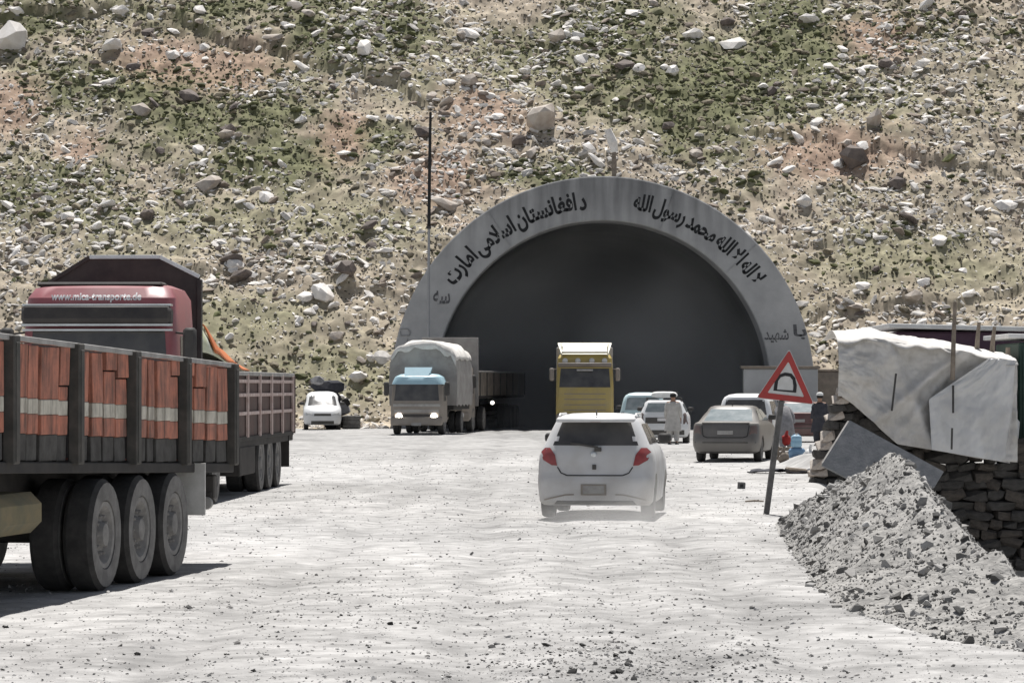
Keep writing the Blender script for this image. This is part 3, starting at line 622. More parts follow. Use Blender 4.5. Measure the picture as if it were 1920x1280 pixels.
# ------------------------------------------------------------------ gravel heap
def heap_z(x, y):
    x = np.asarray(x, float); y = np.asarray(y, float)
    xb, xc, zc = interp(y, HB), interp(y, HC), interp(y, HZ)
    t = (x - xb) / (xc - xb)
    left = zc * np.clip(t, -.3, 1) ** 1.0
    z = np.where(x < xc, np.where(t < 0, t * .3, zc * (np.clip(t, 0, 1) ** .85)), zc - 1.15 * (x - xc))
    lump = .28 * fbm(x * 1.3, y * .8, 4, 161) + .20 * fbm(x * 4.2, y * 2.6, 3, 171) + .10 * fbm(x * 9, y * 8, 2, 181)
    return z + lump * sstep(-.05, .35, t) + .02
hxs = np.arange(2.3, 8.4, .05); hys = np.arange(22.2, 53, .06)
AX, AY = np.meshgrid(hxs, hys); AZ = heap_z(AX, AY); nx, ny = len(hxs), len(hys)
I = (np.arange(ny - 1)[:, None] * nx + np.arange(nx - 1)[None, :]).ravel()
k = (AZ.ravel()[I] > ground_z(AX, AY).ravel()[I] - .12); I = I[k]
heap = fastmesh('gravel_heap', np.c_[AX.ravel(), AY.ravel(), AZ.ravel()], np.c_[I, I + 1, I + nx + 1, I + nx], M['gravel'], smooth=True)
tag(heap, 'long grey heap of gravel and stones dumped along the road edge', 'gravel heap')
r = np.random.default_rng(31); n = 19000
y = r.uniform(22.6, 51, n); x = interp(y, HB) + r.uniform(-.06, 1.5, n) * (interp(y, HC) - interp(y, HB)); z = heap_z(x, y)
k = z > ground_z(x, y) - .03; x, y, z = x[k], y[k], z[k]
S = np.clip(np.exp(r.normal(-3.6, .5, len(x))), .015, .10); bg = r.uniform(0, 1, len(x)) < .018; S[bg] = r.uniform(.09, .2, bg.sum()); lum = np.clip(r.normal(.42, .14, len(x)), .06, .7); dk = r.uniform(0, 1, len(x)) < .3; lum[dk] *= .35; C = lum[:, None] * np.array((1, .985, .95))
V, T, CC = scatter(PEB + ROCKS[3:5], x, y, z + S * .05, S, C, .6, seed=8)
o = fastmesh('heap_stones', V, T, M['stone'], CC * .80); tag(o, kind='stuff'); o.parent = heap
# loose stones on the road
n = 4200; y = 20 + 60 * r.uniform(0, 1, n) ** 2.2; x = r.uniform(-1, 1, n) * (.165 * y + .5); x = x[:]; z = ground_z(x, y)
xe = np.r_[r.normal(.8, .7, 1300), r.uniform(-3, 2.5, 900)]; ye = np.r_[r.normal(22.8, 1.3, 1300), r.uniform(20.5, 30, 900)]; x, y = np.r_[x, xe], np.r_[y, ye]; z = ground_z(x, y)
k = (x < interp(y, LIP) - .2); x, y, z = x[k], y[k], z[k]
S = np.clip(np.exp(r.normal(-3.9, .5, len(x))), .01, .08); lum = np.clip(r.normal(.42, .14, len(x)), .04, .65); dk = r.uniform(0, 1, len(x)) < .09; lum[dk] = r.uniform(.015, .06, dk.sum()); S[dk] *= 1.25
V, T, CC = scatter(ROCKS, x, y, z + S * .12, S, lum[:, None] * np.array((1, .98, .95)), .4, seed=9)
o = fastmesh('road_stones', V, T, M['stone'], CC); tag(o, 'small loose stones and dark grit scattered over the road', kind='stuff')

# gritty crust of the road: coin- to fist-sized clods of the same dust
n = 34000; y = 20 + 75 * r.uniform(0, 1, n) ** 1.7; x = r.uniform(-1, 1, n) * (.165 * y + .4); k = x < interp(y, LIP) - .1
k &= r.uniform(0, 1, n) < np.clip(.55 + 1.6 * fbm(x * .5, y * .25, 3, 251), .1, 1); x, y = x[k], y[k]; z = ground_z(x, y)
S = np.clip(np.exp(r.normal(-3.75, .4, len(x))), .012, .06) * (.6 + y / 60); lum = np.clip(r.normal(.40, .09, len(x)), .15, .6)
V, T, CC = scatter(PEB, x, y, z - S * .05, S, lum[:, None] * np.array((1, .985, .965)), .35, seed=12)
o = fastmesh('road_grit', V, T, M['stone'], CC); tag(o, 'dusty clods and grit forming the rough crust of the road', kind='stuff')

# ------------------------------------------------------------------ cars, built as stacked plan outlines
class Hull:
    def __init__(s, lv, bow=.07, rr=.2, rf=.32): s.lv = lv; s.bow = bow; s.rr = rr; s.rf = rf
    def at(s, z):
        lv = s.lv; zs = [q[0] for q in lv]
        return [float(np.interp(z, zs, [q[k] for q in lv])) for k in (1, 2, 3)]
    def edge(s, x, W, y0, sg, r):
        q = min(r, W * .9); d = abs(x) - (W - q); y = y0 + sg * s.bow * (x / W) ** 2
        if d > 0: y += sg * (q - math.sqrt(max(q * q - min(d, q) ** 2, 0)))
        return y
    def rear(s, off=.006):
        return lambda x, z: (x, s.edge(x, *s.at(z)[:2], 1, s.rr) - off, z)
    def front(s, off=.006):
        return lambda x, z: (x, s.edge(x, s.at(z)[0], s.at(z)[2], -1, s.rf) + off, z)
    def side(s, sg, off=.006):
        return lambda y, z: (sg * (s.at(z)[0] + off), y, z)
    def rings(s, n=14):
        out = []
        for z, W, yr, yf in s.lv:
            xs = [W * math.sin(math.pi / 2 * (2 * k / n - 1)) for k in range(n + 1)]
            rear = [Vector((x, s.edge(x, W, yr, 1, s.rr), z)) for x in xs]; fr = [Vector((x, s.edge(x, W, yf, -1, s.rf), z)) for x in reversed(xs)]
            ya, yb = rear[-1].y, fr[0].y
            rs = [Vector((W, ya + (yb - ya) * k / 6, z)) for k in range(1, 6)]; ls = [Vector((-W, yb + (ya - yb) * k / 6, z)) for k in range(1, 6)]
            out.append(rear + rs + fr + ls)
        return out
def cut(me, cutters):
    o = bpy.data.objects.new('tmp', me); col.objects.link(o); cs = []
    for c in cutters:
        q = bpy.data.objects.new('tmp', c.mesh()); col.objects.link(q); cs.append(q)
        md = o.modifiers.new('cut', 'BOOLEAN'); md.operation = 'DIFFERENCE'; md.object = q; md.solver = 'EXACT'
    bpy.context.view_layer.update()
    m2 = bpy.data.meshes.new_from_object(o.evaluated_get(bpy.context.evaluated_depsgraph_get()))
    for q in [o] + cs: bpy.data.objects.remove(q)
    return m2
def wheel(parent, c, rad, wid, sg, dual=False):
    """tyre with rim; sg is the outward side in x"""
    x, y, z = c; b = MB(); w2 = wid / 2
    b.lathe((x, y, z), (sg, 0, 0), [(-w2, rad * .62), (-w2, rad * .93), (-w2 * .7, rad), (w2 * .7, rad), (w2, rad * .93), (w2 * 1.02, rad * .75), (w2 * .96, rad * .62), (w2 * .3, rad * .60)], 28)
    n_ = 28; b.m = [1 if (k // n_) in (1, 2, 3) and k < 7 * n_ else 0 for k in range(len(b.f))]
    t = b.build('wheel', [M['tyre'], M['tread']], parent, 40)
    b = MB(); b.lathe((x, y, z), (sg, 0, 0), [(w2 * .2, rad * .61), (w2 * .9, rad * .6), (w2 * .85, rad * .52), (w2 * .35, rad * .42), (w2 * .45, rad * .25), (w2 * .95, rad * .2), (w2 * 1.0, rad * .12)], 24)
    if rad > .4:
        for k in range(10):
            a = 2 * math.pi * k / 10; b.lathe((x + sg * w2 * .42, y + math.cos(a) * rad * .34, z + math.sin(a) * rad * .34), (sg, 0, 0), [(0, .022), (.04, .02), (.05, .01)], 6)
    b.build('rim', M['rim'], t, 40)
    return t
def poly(fn, pts, mi=0):
    cx = sum(p[0] for p in pts) / len(pts); cz = sum(p[1] for p in pts) / len(pts); b = MB(); n = len(pts)
    mid = [((p[0] + cx) / 2, (p[1] + cz) / 2) for p in pts]
    b.add([fn(cx, cz)] + [fn(*p) for p in mid] + [fn(*p) for p in pts], [(0, 1 + k, 1 + (k + 1) % n) for k in range(n)] + [(1 + k, 1 + n + k, 1 + n + (k + 1) % n, 1 + (k + 1) % n) for k in range(n)])
    return b
def mir(pts): return [(-x, z) for x, z in reversed(pts)]
def strip(fn, pts, wd):
    b = MB()
    for p, q in zip(pts[:-1], pts[1:]):
        d = Vector((q[0] - p[0], q[1] - p[1])); nrm = Vector((-d.y, d.x)).normalized() * wd / 2
        b.quadpatch(fn, [(p[0] - nrm.x, p[1] - nrm.y), (q[0] - nrm.x, q[1] - nrm.y), (q[0] + nrm.x, q[1] + nrm.y), (p[0] + nrm.x, p[1] + nrm.y)], 6, 1)
    return b
def car(name, label, loc, rz, paint, lv, wb, glass_r, glass_f, sides, tail, lens='redlens', rad=.29, group=None, extra=None, lit=False, glassmat='glass', hood=None, cat='car', roofpaint=None):
    t = thing(name, label, cat, loc, rz, group); H = Hull(lv); b = MB(); b.loft(H.rings()); Wm = max(q[1] for q in lv)
    cs = []
    for y in wb:
        for sg in (-1, 1):
            c = MB(); c.lathe((sg * (Wm - .12), y, rad), (sg, 0, 0), [(-.14, rad + .065), (.3, rad + .065)], 26); cs.append(c)
    me = cut(b.mesh(), cs); link('body', me, M[paint], t, 32)
    for y in wb:
        for sg in (-1, 1): wheel(t, (sg * (Wm - .12), y, rad), rad, .19, sg)
    g = M[glassmat]
    MB().quadpatch(H.rear(), glass_r, 12, 6).build('rear_window', g, t, 60)
    MB().quadpatch(H.front(), glass_f, 12, 6).build('windscreen', g, t, 60)
    for q in sides:
        for sg in (-1, 1): MB().quadpatch(H.side(sg), q, 4, 4).build('side_window', g, t, 60)
    for pts in (tail, mir(tail)): poly(H.rear(.014), pts).build('tail_light', M[lens], t, 30)
    hz = lv[4][0]
    for sg in (-1, 1):
        P = [(sg * .42, hz - .06), (sg * .72, hz - .06), (sg * .74, hz + .08), (sg * .48, hz + .06)]
        poly(H.front(.014), P).build('headlight', M['lamp_dim' if lit else 'clear'], t, 30)
        p = H.side(sg)(glass_f_y(H, glass_f) - .25, glass_f[0][1] + .03)
        m = MB(); m.box((p[0] + sg * .1, p[1], p[2] + .05), (.2, .09, .14), ch=.03); m.build('mirror', M['blackpl'], t, 40)
    MB().quadpatch(H.front(.01), [(-.38, hz - .08), (.38, hz - .08), (.36, hz + .03), (-.36, hz + .03)]).build('grille', M['blackpl'], t)
    MB().quadpatch(H.front(.01), [(-.5, .26), (.5, .26), (.5, .4), (-.5, .4)]).build('air_intake', M['blackpl'], t)
    if extra: extra(t, H)
    return t
def glass_f_y(H, gf): return H.front()(0, gf[0][1])[1]

# white hatchback driving ahead
HATCH = [(.19, .77, .10, 3.55), (.24, .82, .04, 3.70), (.38, .835, .0, 3.77), (.52, .845, -.01, 3.77), (.60, .845, .015, 3.75), (.64, .843, .04, 3.72), (.78, .84, .06, 3.6), (.90, .83, .08, 3.25), (.99, .80, .11, 2.95),
         (1.05, .765, .14, 2.78), (1.22, .69, .21, 2.35), (1.38, .615, .29, 1.98), (1.44, .58, .33, 1.86), (1.485, .52, .42, 1.72), (1.51, .40, .62, 1.5), (1.518, .2, .9, 1.3)]
def hatch_extra(t, H):
    rr = H.rear(.012)
    strip(rr, [(-.545, .745), (-.49, .66), (-.40, .625), (.40, .625), (.49, .66), (.545, .745)], .016).build('hatch_seam', M['seam'], t)
    MB().quadpatch(rr, [(-.2, .34), (.17, .34), (.17, .5), (-.2, .5)]).build('plate_recess', M['browngrey'], t)
    MB().quadpatch(H.rear(.02), [(-.17, .36), (.14, .36), (.14, .48), (-.17, .48)]).build('number_plate', M['mudflap'], t)
    strip(rr, [(-.74, .27), (-.62, .3), (-.42, .345), (-.3, .35)], .02).build('bumper_crease', M['browngrey'], t); strip(rr, [(.3, .35), (.42, .345), (.62, .3), (.74, .27)], .02).build('bumper_crease', M['browngrey'], t)
    MB().quadpatch(rr, [(-.6, .205), (.6, .205), (.55, .26), (-.55, .26)]).build('bumper_skirt', M['blackpl'], t)
    b = MB(); b.box((0, .245, 1.425), (1.14, .22, .05), (.12, 0, 0), ch=.015); b.build('roof_spoiler', M['white'], t, 40)
    MB().box((0, .16, 1.405), (.16, .03, .025)).build('brake_light', M['redlens'], t)
    MB().tube([(0, .40, 1.49), (0, .33, 1.56)], [.012, .008], 6).build('aerial', M['blackpl'], t)
    b = MB(); p = rr(.04, 1.0); b.box((p[0], p[1] - .02, p[2]), (.1, .05, .06)); b.bar((.04, p[1] - .03, 1.03), (-.36, rr(-.36, 1.09)[1] - .02, 1.09), .03, .03); b.build('rear_wiper', M['blackpl'], t)
    p = rr(-.02, .93); MB().lathe((p[0], p[1] + .01, p[2]), (0, -1, 0), [(0, .045), (.012, .04), (.02, .02)], 16).build('emblem', M['chrome'], t)
    p = rr(-.01, .745); MB().box((p[0], p[1], p[2]), (.055, .03, .07)).build('hatch_lock', M['blackpl'], t)
    for sx in (-1, 1): MB().quadpatch(H.rear(.012), [(sx * .57 - .03, 1.115), (sx * .57 + .03, 1.115), (sx * .555 + .03, 1.185), (sx * .555 - .03, 1.185)], 2, 2).build('window_sticker', M['flatwhite'], t)
    for sx in (-1, 1): MB().tube([(sx * .555, .55, 1.47), (sx * .555, .65, 1.505), (sx * .555, 1.6, 1.505), (sx * .555, 1.75, 1.46)], .016, 6).build('roof_rail', M['white'], t)
TAIL_H = [(-.80, .96), (-.76, .845), (-.63, .77), (-.55, .765), (-.585, .92), (-.66, 1.02), (-.74, 1.02)]
car('hatchback_car', 'dusty white hatchback driving towards the tunnel, seen from behind', (1.19, 47.5, 0), -6, 'white', HATCH, (.72, 3.1),
    [(-.62, 1.055), (.62, 1.055), (.50, 1.385), (-.50, 1.385)], [(-.62, 1.05), (.62, 1.05), (.5, 1.38), (-.5, 1.38)],
    [[(.55, 1.07), (1.45, 1.07), (1.45, 1.36), (.72, 1.36)], [(1.52, 1.07), (2.5, 1.07), (1.95, 1.36), (1.52, 1.36)]], TAIL_H, 'redlens', .29, extra=hatch_extra)

# dust thrown up behind its right rear wheel
dm = bpy.data.materials.new('wheel_dust'); dm.use_nodes = True; t_ = dm.node_tree; t_.nodes.remove(t_.nodes['Principled BSDF']); pv = t_.nodes.new('ShaderNodeVolumePrincipled'); pv.inputs['Color'].default_value = (.93, .92, .9, 1)
tcv = t_.nodes.new('ShaderNodeTexCoord'); ln = t_.nodes.new('ShaderNodeVectorMath'); ln.operation = 'LENGTH'; t_.links.new(tcv.outputs['Object'], ln.inputs[0])
fo = t_.nodes.new('ShaderNodeMapRange'); fo.inputs[1].default_value = .15; fo.inputs[2].default_value = 1; fo.inputs[3].default_value = .75; fo.inputs[4].default_value = 0; t_.links.new(ln.outputs['Value'], fo.inputs[0])
nz = t_.nodes.new('ShaderNodeTexNoise'); nz.inputs['Scale'].default_value = 2.2; t_.links.new(tcv.outputs['Object'], nz.inputs['Vector'])
mv = t_.nodes.new('ShaderNodeMath'); mv.operation = 'MULTIPLY'; t_.links.new(fo.outputs[0], mv.inputs[0]); t_.links.new(nz.outputs['Fac'], mv.inputs[1]); t_.links.new(mv.outputs[0], pv.inputs['Density']); t_.links.new(pv.outputs[0], t_.nodes['Material Output'].inputs['Volume'])
bm = bmesh.new(); bmesh.ops.create_icosphere(bm, subdivisions=3, radius=1); me = bpy.data.meshes.new('dust_cloud'); bm.to_mesh(me); bm.free()
for (cx_, cy_, sx_, sy_, sz_) in ((1.85, 46.9, .75, 1.6, .62), (1.0, 46.6, 1.1, 1.4, .38)):
    o = link('dust_cloud', me if not me.users else me.copy(), dm if not me.materials else []); o.location = (cx_, cy_, .02); o.scale = (sx_, sy_, sz_); tag(o, 'thin pale dust whirled up behind the white hatchback', kind='stuff')

SEDAN = [(.22, .70, .14, 4.2), (.27, .80, .05, 4.3), (.42, .845, .0, 4.38), (.56, .85, -.01, 4.38), (.62, .85, .02, 4.36), (.80, .845, .05, 4.22), (.92, .835, .09, 3.75), (.975, .82, .13, 3.42), (1.02, .775, .55, 3.22),
         (1.18, .70, .92, 2.85), (1.34, .61, 1.28, 2.48), (1.39, .57, 1.38, 2.36), (1.42, .48, 1.52, 2.22), (1.43, .25, 1.7, 2.0)]
def sedan_extra(t, H):
    rr = H.rear(.012)
    strip(rr, [(-.60, .93), (-.56, .66), (-.45, .625), (.45, .625), (.56, .66), (.60, .93)], .018).build('boot_seam', M['seam'], t)
    MB().quadpatch(H.rear(.02), [(-.2, .70), (.2, .70), (.2, .80), (-.2, .80)]).build('number_plate', M['mudflap'], t)
    strip(rr, [(-.78, .5), (.78, .5)], .03).build('bumper_strip', M['blackpl'], t)
    b = MB(); b.box((0, .17, .99), (1.2, .08, .03)); b.build('boot_spoiler', M['brown'] if 'bronze' in t['label'] else M['winecar'], t)
    MB().tube([(0, 1.55, 1.41), (0, 1.45, 1.5)], [.012, .008], 6).build('aerial', M['blackpl'], t)
TAIL_S = [(-.80, .90), (-.80, .72), (-.60, .70), (-.64, .92), (-.76, .94)]
SS = [[(.95, 1.05), (1.75, 1.05), (1.75, 1.33), (1.38, 1.33)], [(1.82, 1.05), (2.95, 1.05), (2.42, 1.33), (1.82, 1.33)]]
gr_s = [(-.62, 1.035), (.62, 1.035), (.52, 1.335), (-.52, 1.335)]
car('parked_sedan', 'bronze-brown sedan parked at the roadside behind the warning sign', (5.36, 83, 0), -11, 'brown', SEDAN, (.95, 3.45), gr_s, gr_s, SS, TAIL_S, 'darklens', .30, extra=sedan_extra, glassmat='glass_l')
car('parked_sedan', 'dark red sedan with pale rear window parked beyond the two men', (9.75, 112, 0), -4, 'winecar', SEDAN, (.95, 3.45), gr_s, gr_s, SS, TAIL_S, 'darklens', .30, extra=sedan_extra, glassmat='glass_l')
WAGON = [(.20, .70, .12, 4.1), (.25, .80, .04, 4.2), (.42, .84, .0, 4.26), (.56, .845, -.01, 4.26), (.62, .845, .02, 4.24), (.80, .84, .05, 4.1), (.92, .83, .07, 3.6), (.99, .80, .10, 3.3), (1.05, .77, .13, 3.1),
         (1.22, .70, .20, 2.7), (1.37, .625, .28, 2.35), (1.42, .59, .33, 2.25), (1.45, .5, .5, 2.1), (1.46, .3, .8, 1.8)]
SW = [[(.35, 1.06), (1.1, 1.06), (1.1, 1.34), (.42, 1.34)], [(1.16, 1.06), (1.95, 1.06), (1.95, 1.34), (1.16, 1.34)], [(2.02, 1.06), (2.95, 1.06), (2.45, 1.34), (2.02, 1.34)]]
def wagon_extra(t, H):
    rr = H.rear(.012)
    MB().quadpatch(rr, [(-.6, .68), (.6, .68), (.6, .88), (-.6, .88)]).build('tailgate_panel', M['blackpl'], t)
    MB().quadpatch(H.rear(.02), [(-.2, .76), (.2, .76), (.2, .86), (-.2, .86)]).build('number_plate', M['flatwhite'], t)
    MB().quadpatch(rr, [(-.7, .3), (.7, .3), (.7, .46), (-.7, .46)]).build('bumper_insert', M['blackpl'], t)
    for y in (.7, 1.7): MB().bar((-.6, y, 1.53), (.6, y, 1.53), .03).build('roof_rack_bar', M['blackpl'], t)
    for sx in (-.58, .58): MB().tube([(sx, .5, 1.42), (sx, .55, 1.53), (sx, 1.9, 1.53), (sx, 1.95, 1.4)], .015, 6).build('roof_rack_rail', M['blackpl'], t)
gr_w = [(-.62, 1.06), (.62, 1.06), (.52, 1.36), (-.52, 1.36)]
TAIL_W = [(-.80, 1.0), (-.82, .66), (-.66, .66), (-.66, 1.0), (-.72, 1.04)]
car('station_wagon', 'white station wagon with roof rack behind the man in grey', (5.05, 110, 0), -4, 'white2', WAGON, (.85, 3.3), gr_w, gr_w, SW, TAIL_W, 'darklens', .29, extra=wagon_extra, glassmat='glass_l')
ld = thing('roof_load', 'folded white bundle tied on the roof rack of the station wagon', 'bundle', (5.05 + .09, 111.2, 1.53), -4)
b = MB(); rg = []
for k in range(9):
    u = k / 8; hw = .45 * (1 - .15 * abs(u - .5)); hh = .09 + .04 * math.sin(u * 7)
    rg.append([Vector((hw * math.copysign(abs(math.cos(a)) ** .5, math.cos(a)), -.55 + 1.1 * u, .085 + (hh * math.copysign(abs(math.sin(a)) ** .6, math.sin(a)) if math.sin(a) > 0 else .085 * math.sin(a)))) for a in [2 * math.pi * q / 20 for q in range(20)]])
b.loft(rg); b.build('cloth', M['whitecloth'], ld, 50); MB().box((0, -.1, .19), (.96, .05, .03)).build('strap', M['blackpl'], ld)
VAN = [(.22, .70, .12, 3.7), (.27, .79, .04, 3.78), (.45, .83, .0, 3.84), (.62, .835, -.01, 3.84), (.70, .835, .01, 3.82), (.90, .83, .03, 3.65), (.98, .825, .04, 3.45), (1.06, .80, .06, 3.3), (1.3, .75, .10, 3.0),
       (1.5, .69, .15, 2.7), (1.60, .63, .20, 2.5), (1.67, .5, .34, 2.3), (1.70, .3, .6, 2.0)]
SV = [[(.3, 1.08), (1.1, 1.08), (1.1, 1.48), (.4, 1.48)], [(1.18, 1.08), (2.1, 1.08), (2.1, 1.48), (1.18, 1.48)], [(2.18, 1.08), (3.05, 1.08), (2.7, 1.48), (2.18, 1.48)]]
gr_v = [(-.64, 1.08), (.64, 1.08), (.56, 1.52), (-.56, 1.52)]
TAIL_V = [(-.79, 1.0), (-.81, .7), (-.68, .7), (-.68, 1.0)]
def van_extra(t, H):
    MB().quadpatch(H.rear(.02), [(-.2, .72), (.2, .72), (.2, .82), (-.2, .82)]).build('number_plate', M['flatwhite'], t)
    strip(H.rear(.012), [(-.75, .62), (.75, .62)], .02).build('tailgate_seam', M['seam'], t)
car('minivan', 'round-roofed white minivan parked ahead of the bronze sedan', (6.85, 97, 0), -8, 'white2', VAN, (.7, 3.05), gr_v, gr_v, SV, TAIL_V, 'darklens', .29, extra=van_extra, cat='van')
car('minivan', 'pale blue minivan standing ahead of the white station wagon', (4.65, 117, 0), -3, 'bluecar', VAN, (.7, 3.05), gr_v, gr_v, SV, TAIL_V, 'darklens', .29, extra=van_extra, cat='van', glassmat='glass_l')
car('minivan', 'small white van facing the road below the rubble left of the portal', (-8.62, 149.2, 0), 184, 'white2', VAN, (.7, 3.05), gr_v, gr_v, SV, TAIL_V, 'darklens', .29, extra=van_extra, cat='van', lit=False)
ld = thing('roof_load', 'dark bundle heaped on the roof of the small white van', 'bundle', (-8.4, 147.9, 1.66), 10)
V, T = hull_rock(40, .8, 900); b = MB(); b.add((V * np.array((1.7, 1.5, .9)) + np.array((.2, .3, .24))).tolist(), T.tolist()); b.build('cloth', M['darkcloth'], ld)
V, T = hull_rock(30, .8, 901); b = MB(); b.add((V * np.array((.7, .8, .6)) + np.array((-.35, -.2, .52))).tolist(), T.tolist()); b.build('sack', M['palecloth'], ld)

pl = thing('scrap_pile', 'dark pile of scrap and tyres beside the small white van', 'scrap pile', (-7.75, 148.6, 0))
for k, (dx, dz, s_, mt) in enumerate(((-.35, .0, 1.2, 'darkcloth'), (.35, .0, 1.0, 'chassis'), (.0, .55, 1.0, 'palecloth'), (-.3, 1.1, .8, 'darkcloth'), (.25, 1.0, .55, 'chassis'))):
    V, T = hull_rock(26, .9, 930 + k); V = V - np.array((0, 0, V[:, 2].min())); b = MB(); b.add((V * s_ + np.array((dx, 0, dz - .03))).tolist(), T.tolist()); b.build('scrap_lump', M[mt], pl)
for k in range(3): MB().lathe((.55, -.55, .12 + .2 * k), (0, 0, 1), [(-.1, .2), (-.1, .36), (-.06, .4), (.06, .4), (.1, .36), (.1, .2)], 20).build('old_tyre', M['tyre'], pl, 40)
# ------------------------------------------------------------------ lorries
def axle(t, y, W, rad=.52, zc=None, dual=True, wid=.28):
    z = rad if zc is None else zc
    for sg in (-1, 1):
        wheel(t, (sg * (W - wid / 2), y, z), rad, wid, sg)
        if dual: wheel(t, (sg * (W - wid * 1.65), y, z), rad, wid, sg)
    MB().tube([(-W + .3, y, z), (W - .3, y, z)], .09, 10).build('axle', M['chassis'], t, 40)
def cab(t, W, D, z0, z1, paint, roof=None, ws=(1.85, 2.7), dh=.22, lit=False, grille=5, y0=0, lampz=None):
    """forward-control cab, front facing -y at y0"""
    lv = [(z0, W - .06, y0 + .08, y0 + D), (z0 + .12, W, y0 + .02, y0 + D), (ws[0] - .1, W, y0, y0 + D), (ws[0], W, y0 + .02, y0 + D), (ws[1], W - .04, y0 + dh, y0 + D), (z1 - .22, W - .07, y0 + dh + .08, y0 + D), (z1 - .07, W - .16, y0 + dh + .22, y0 + D - .05), (z1, W - .34, y0 + dh + .5, y0 + D - .2)]
    H = Hull(lv, .06, .2, .12); b = MB(); b.loft(H.rings()); b.build('cab', M[paint], t, 32)
    rr = H.rear(.008)
    MB().quadpatch(rr, [(-W + .14, ws[0] + .03), (W - .14, ws[0] + .03), (W - .2, ws[1] - .03), (-W + .2, ws[1] - .03)], 12, 6).build('windscreen', M['glass'], t, 60)
    for sg in (-1, 1):
        MB().quadpatch(H.side(sg), [(y0 + .45, ws[0] + .02), (y0 + 1.25, ws[0] + .02), (y0 + 1.25, ws[1] - .1), (y0 + .6, ws[1] - .1)], 4, 4).build('side_window', M['glass'], t)
        m = MB(); m.box((sg * (W + .18), y0 + .12, (ws[0] + ws[1]) / 2 + .15), (.2, .12, .55), ch=.04); m.bar((sg * (W - .05), y0 + .3, ws[1] - .05), (sg * (W + .18), y0 + .14, ws[1] - .08), .03); m.build('mirror', M['blackpl'] if paint != 'yellow' else M['browngrey'], t, 40)
    n = grille
    for k in range(n):
        z = z0 + .45 + (ws[0] - .25 - z0 - .45) * k / max(n - 1, 1)
        hh = .018 if paint == 'yellow' else .035; MB().quadpatch(rr, [(-W * .72, z - hh), (W * .72, z - hh), (W * .72, z + hh), (-W * .72, z + hh)], 10, 1).build('grille_slat', M['browngrey'] if paint == 'yellow' else M['blackpl'], t)
    b = MB(); b.box((0, y0 + .06, z0 + .12), (2 * W, .22, .34), ch=.05); b.build('bumper', M['browngrey'] if paint != 'purple' else M['purple'], t, 40)
    for sg in (-1, 1):
        zl = lampz or z0 + .2; x = sg * (W - .34); yb = y0 - .05 if zl < z0 + .3 else y0 - .0
        MB().lathe((x, yb + .03, zl), (0, -1, 0), [(0, .13), (.03, .125), (.045, .09)], 18).build('headlight', M['lamp' if lit else 'clear'], t, 40)
    return H

# red-sided trailer lorry at the left edge, facing the camera
XR, YR, AZA = -3.015, 35.84, -9.1
ta = thing('red_lorry', 'long lorry with faded red board sides and white stripe, parked at the road edge', 'lorry', (XR, YR, 0), AZA)
tilt = lambda y: -y * .0244
XO = -1.25                                                             # centre line of the lorry
POSTS = [-.06, -2.08, -4.0, -5.93, -7.85, -9.8, -11.6]
rb = random.Random(5)
for side, xs_ in ((1, 0.0), (-1, 2 * XO)):
    for i, y in enumerate(POSTS):
        z = 1.08 + tilt(y); b = MB(); b.box((xs_ - side * .01, y, z + .52), (.11, .17, 1.10)); b.box((xs_ + side * .03, y, z + .5), (.05, .10, 1.02)); b.build('side_post', M['post'], ta)
    for i in range(len(POSTS) - 1):
        ya, yb = POSTS[i] - .12, POSTS[i + 1] + .12; L = ya - yb
        cutp = sorted([0, 1] + [q + rb.uniform(-.06, .06) for q in (.27, .52, .78)])
        for a, c in zip(cutp[:-1], cutp[1:]):
            gp = rb.uniform(.02, .05); y1, y2 = ya - a * L - gp, ya - c * L + gp; ym = (y1 + y2) / 2; wd = y1 - y2; z = 1.08 + tilt(ym); dx = rb.uniform(-.015, .015)
            kb_ = (rb.uniform(.62, .9) if rb.random() < .35 else 1.03 - .02); zs = [(.0, .235, 2), (.235, .41, 0), (.41, .545, 1), (.545, kb_, 0), (kb_ + .012, 1.03, 0)]
            b = MB(); rot = (0, rb.uniform(-.03, .03), 0)
            for q0, q1, mi in zs: b.box((xs_ - side * (.055 + (0 if mi != 2 else .015)) + dx + (side * .02 if q0 > .6 else 0), ym, z + (q0 + q1) / 2), (.05, wd, q1 - q0 - .002), rot, ch=.006, mi=mi)
            b.build('side_board', [M['redboard'], M['stripe'], M['greyboard']], ta)
    b = MB(); b.bar((xs_ - side * .05, .05, 2.13 + tilt(.05)), (xs_ - side * .05, -11.7, 2.13 + tilt(-11.7)), .10, .05); b.build('top_rail', M['mudflap'], ta)
    b = MB(); b.bar((xs_ - side * .09, .05, 1.02 + tilt(0)), (xs_ - side * .09, -11.7, 1.02 + tilt(-11.7)), .14, .10); b.build('bottom_rail', M['chassis'], ta)
    b = MB(); b.box((xs_ - side * .13, -5.8, 1.6 + tilt(-5.8)), (.04, 11.6, .98), (-.0244, 0, 0)); b.build('inner_panel', M['chassis'], ta)
b = MB(); b.box((XO, -5.8, 1.04 + tilt(-5.8)), (2.3, 11.6, .1), (-.0244, 0, 0)); b.build('bed_floor', M['chassis'], ta)
b = MB(); b.box((XO, .02, 1.6), (2.4, .07, 1.05)); b.build('tailboard', M['redboard'], ta)
for xx in (-.45, .45): MB().bar((XO + xx, 0, .88), (XO + xx, -11.6, 1.1), .14, .32).build('chassis_beam', M['chassis'], ta)
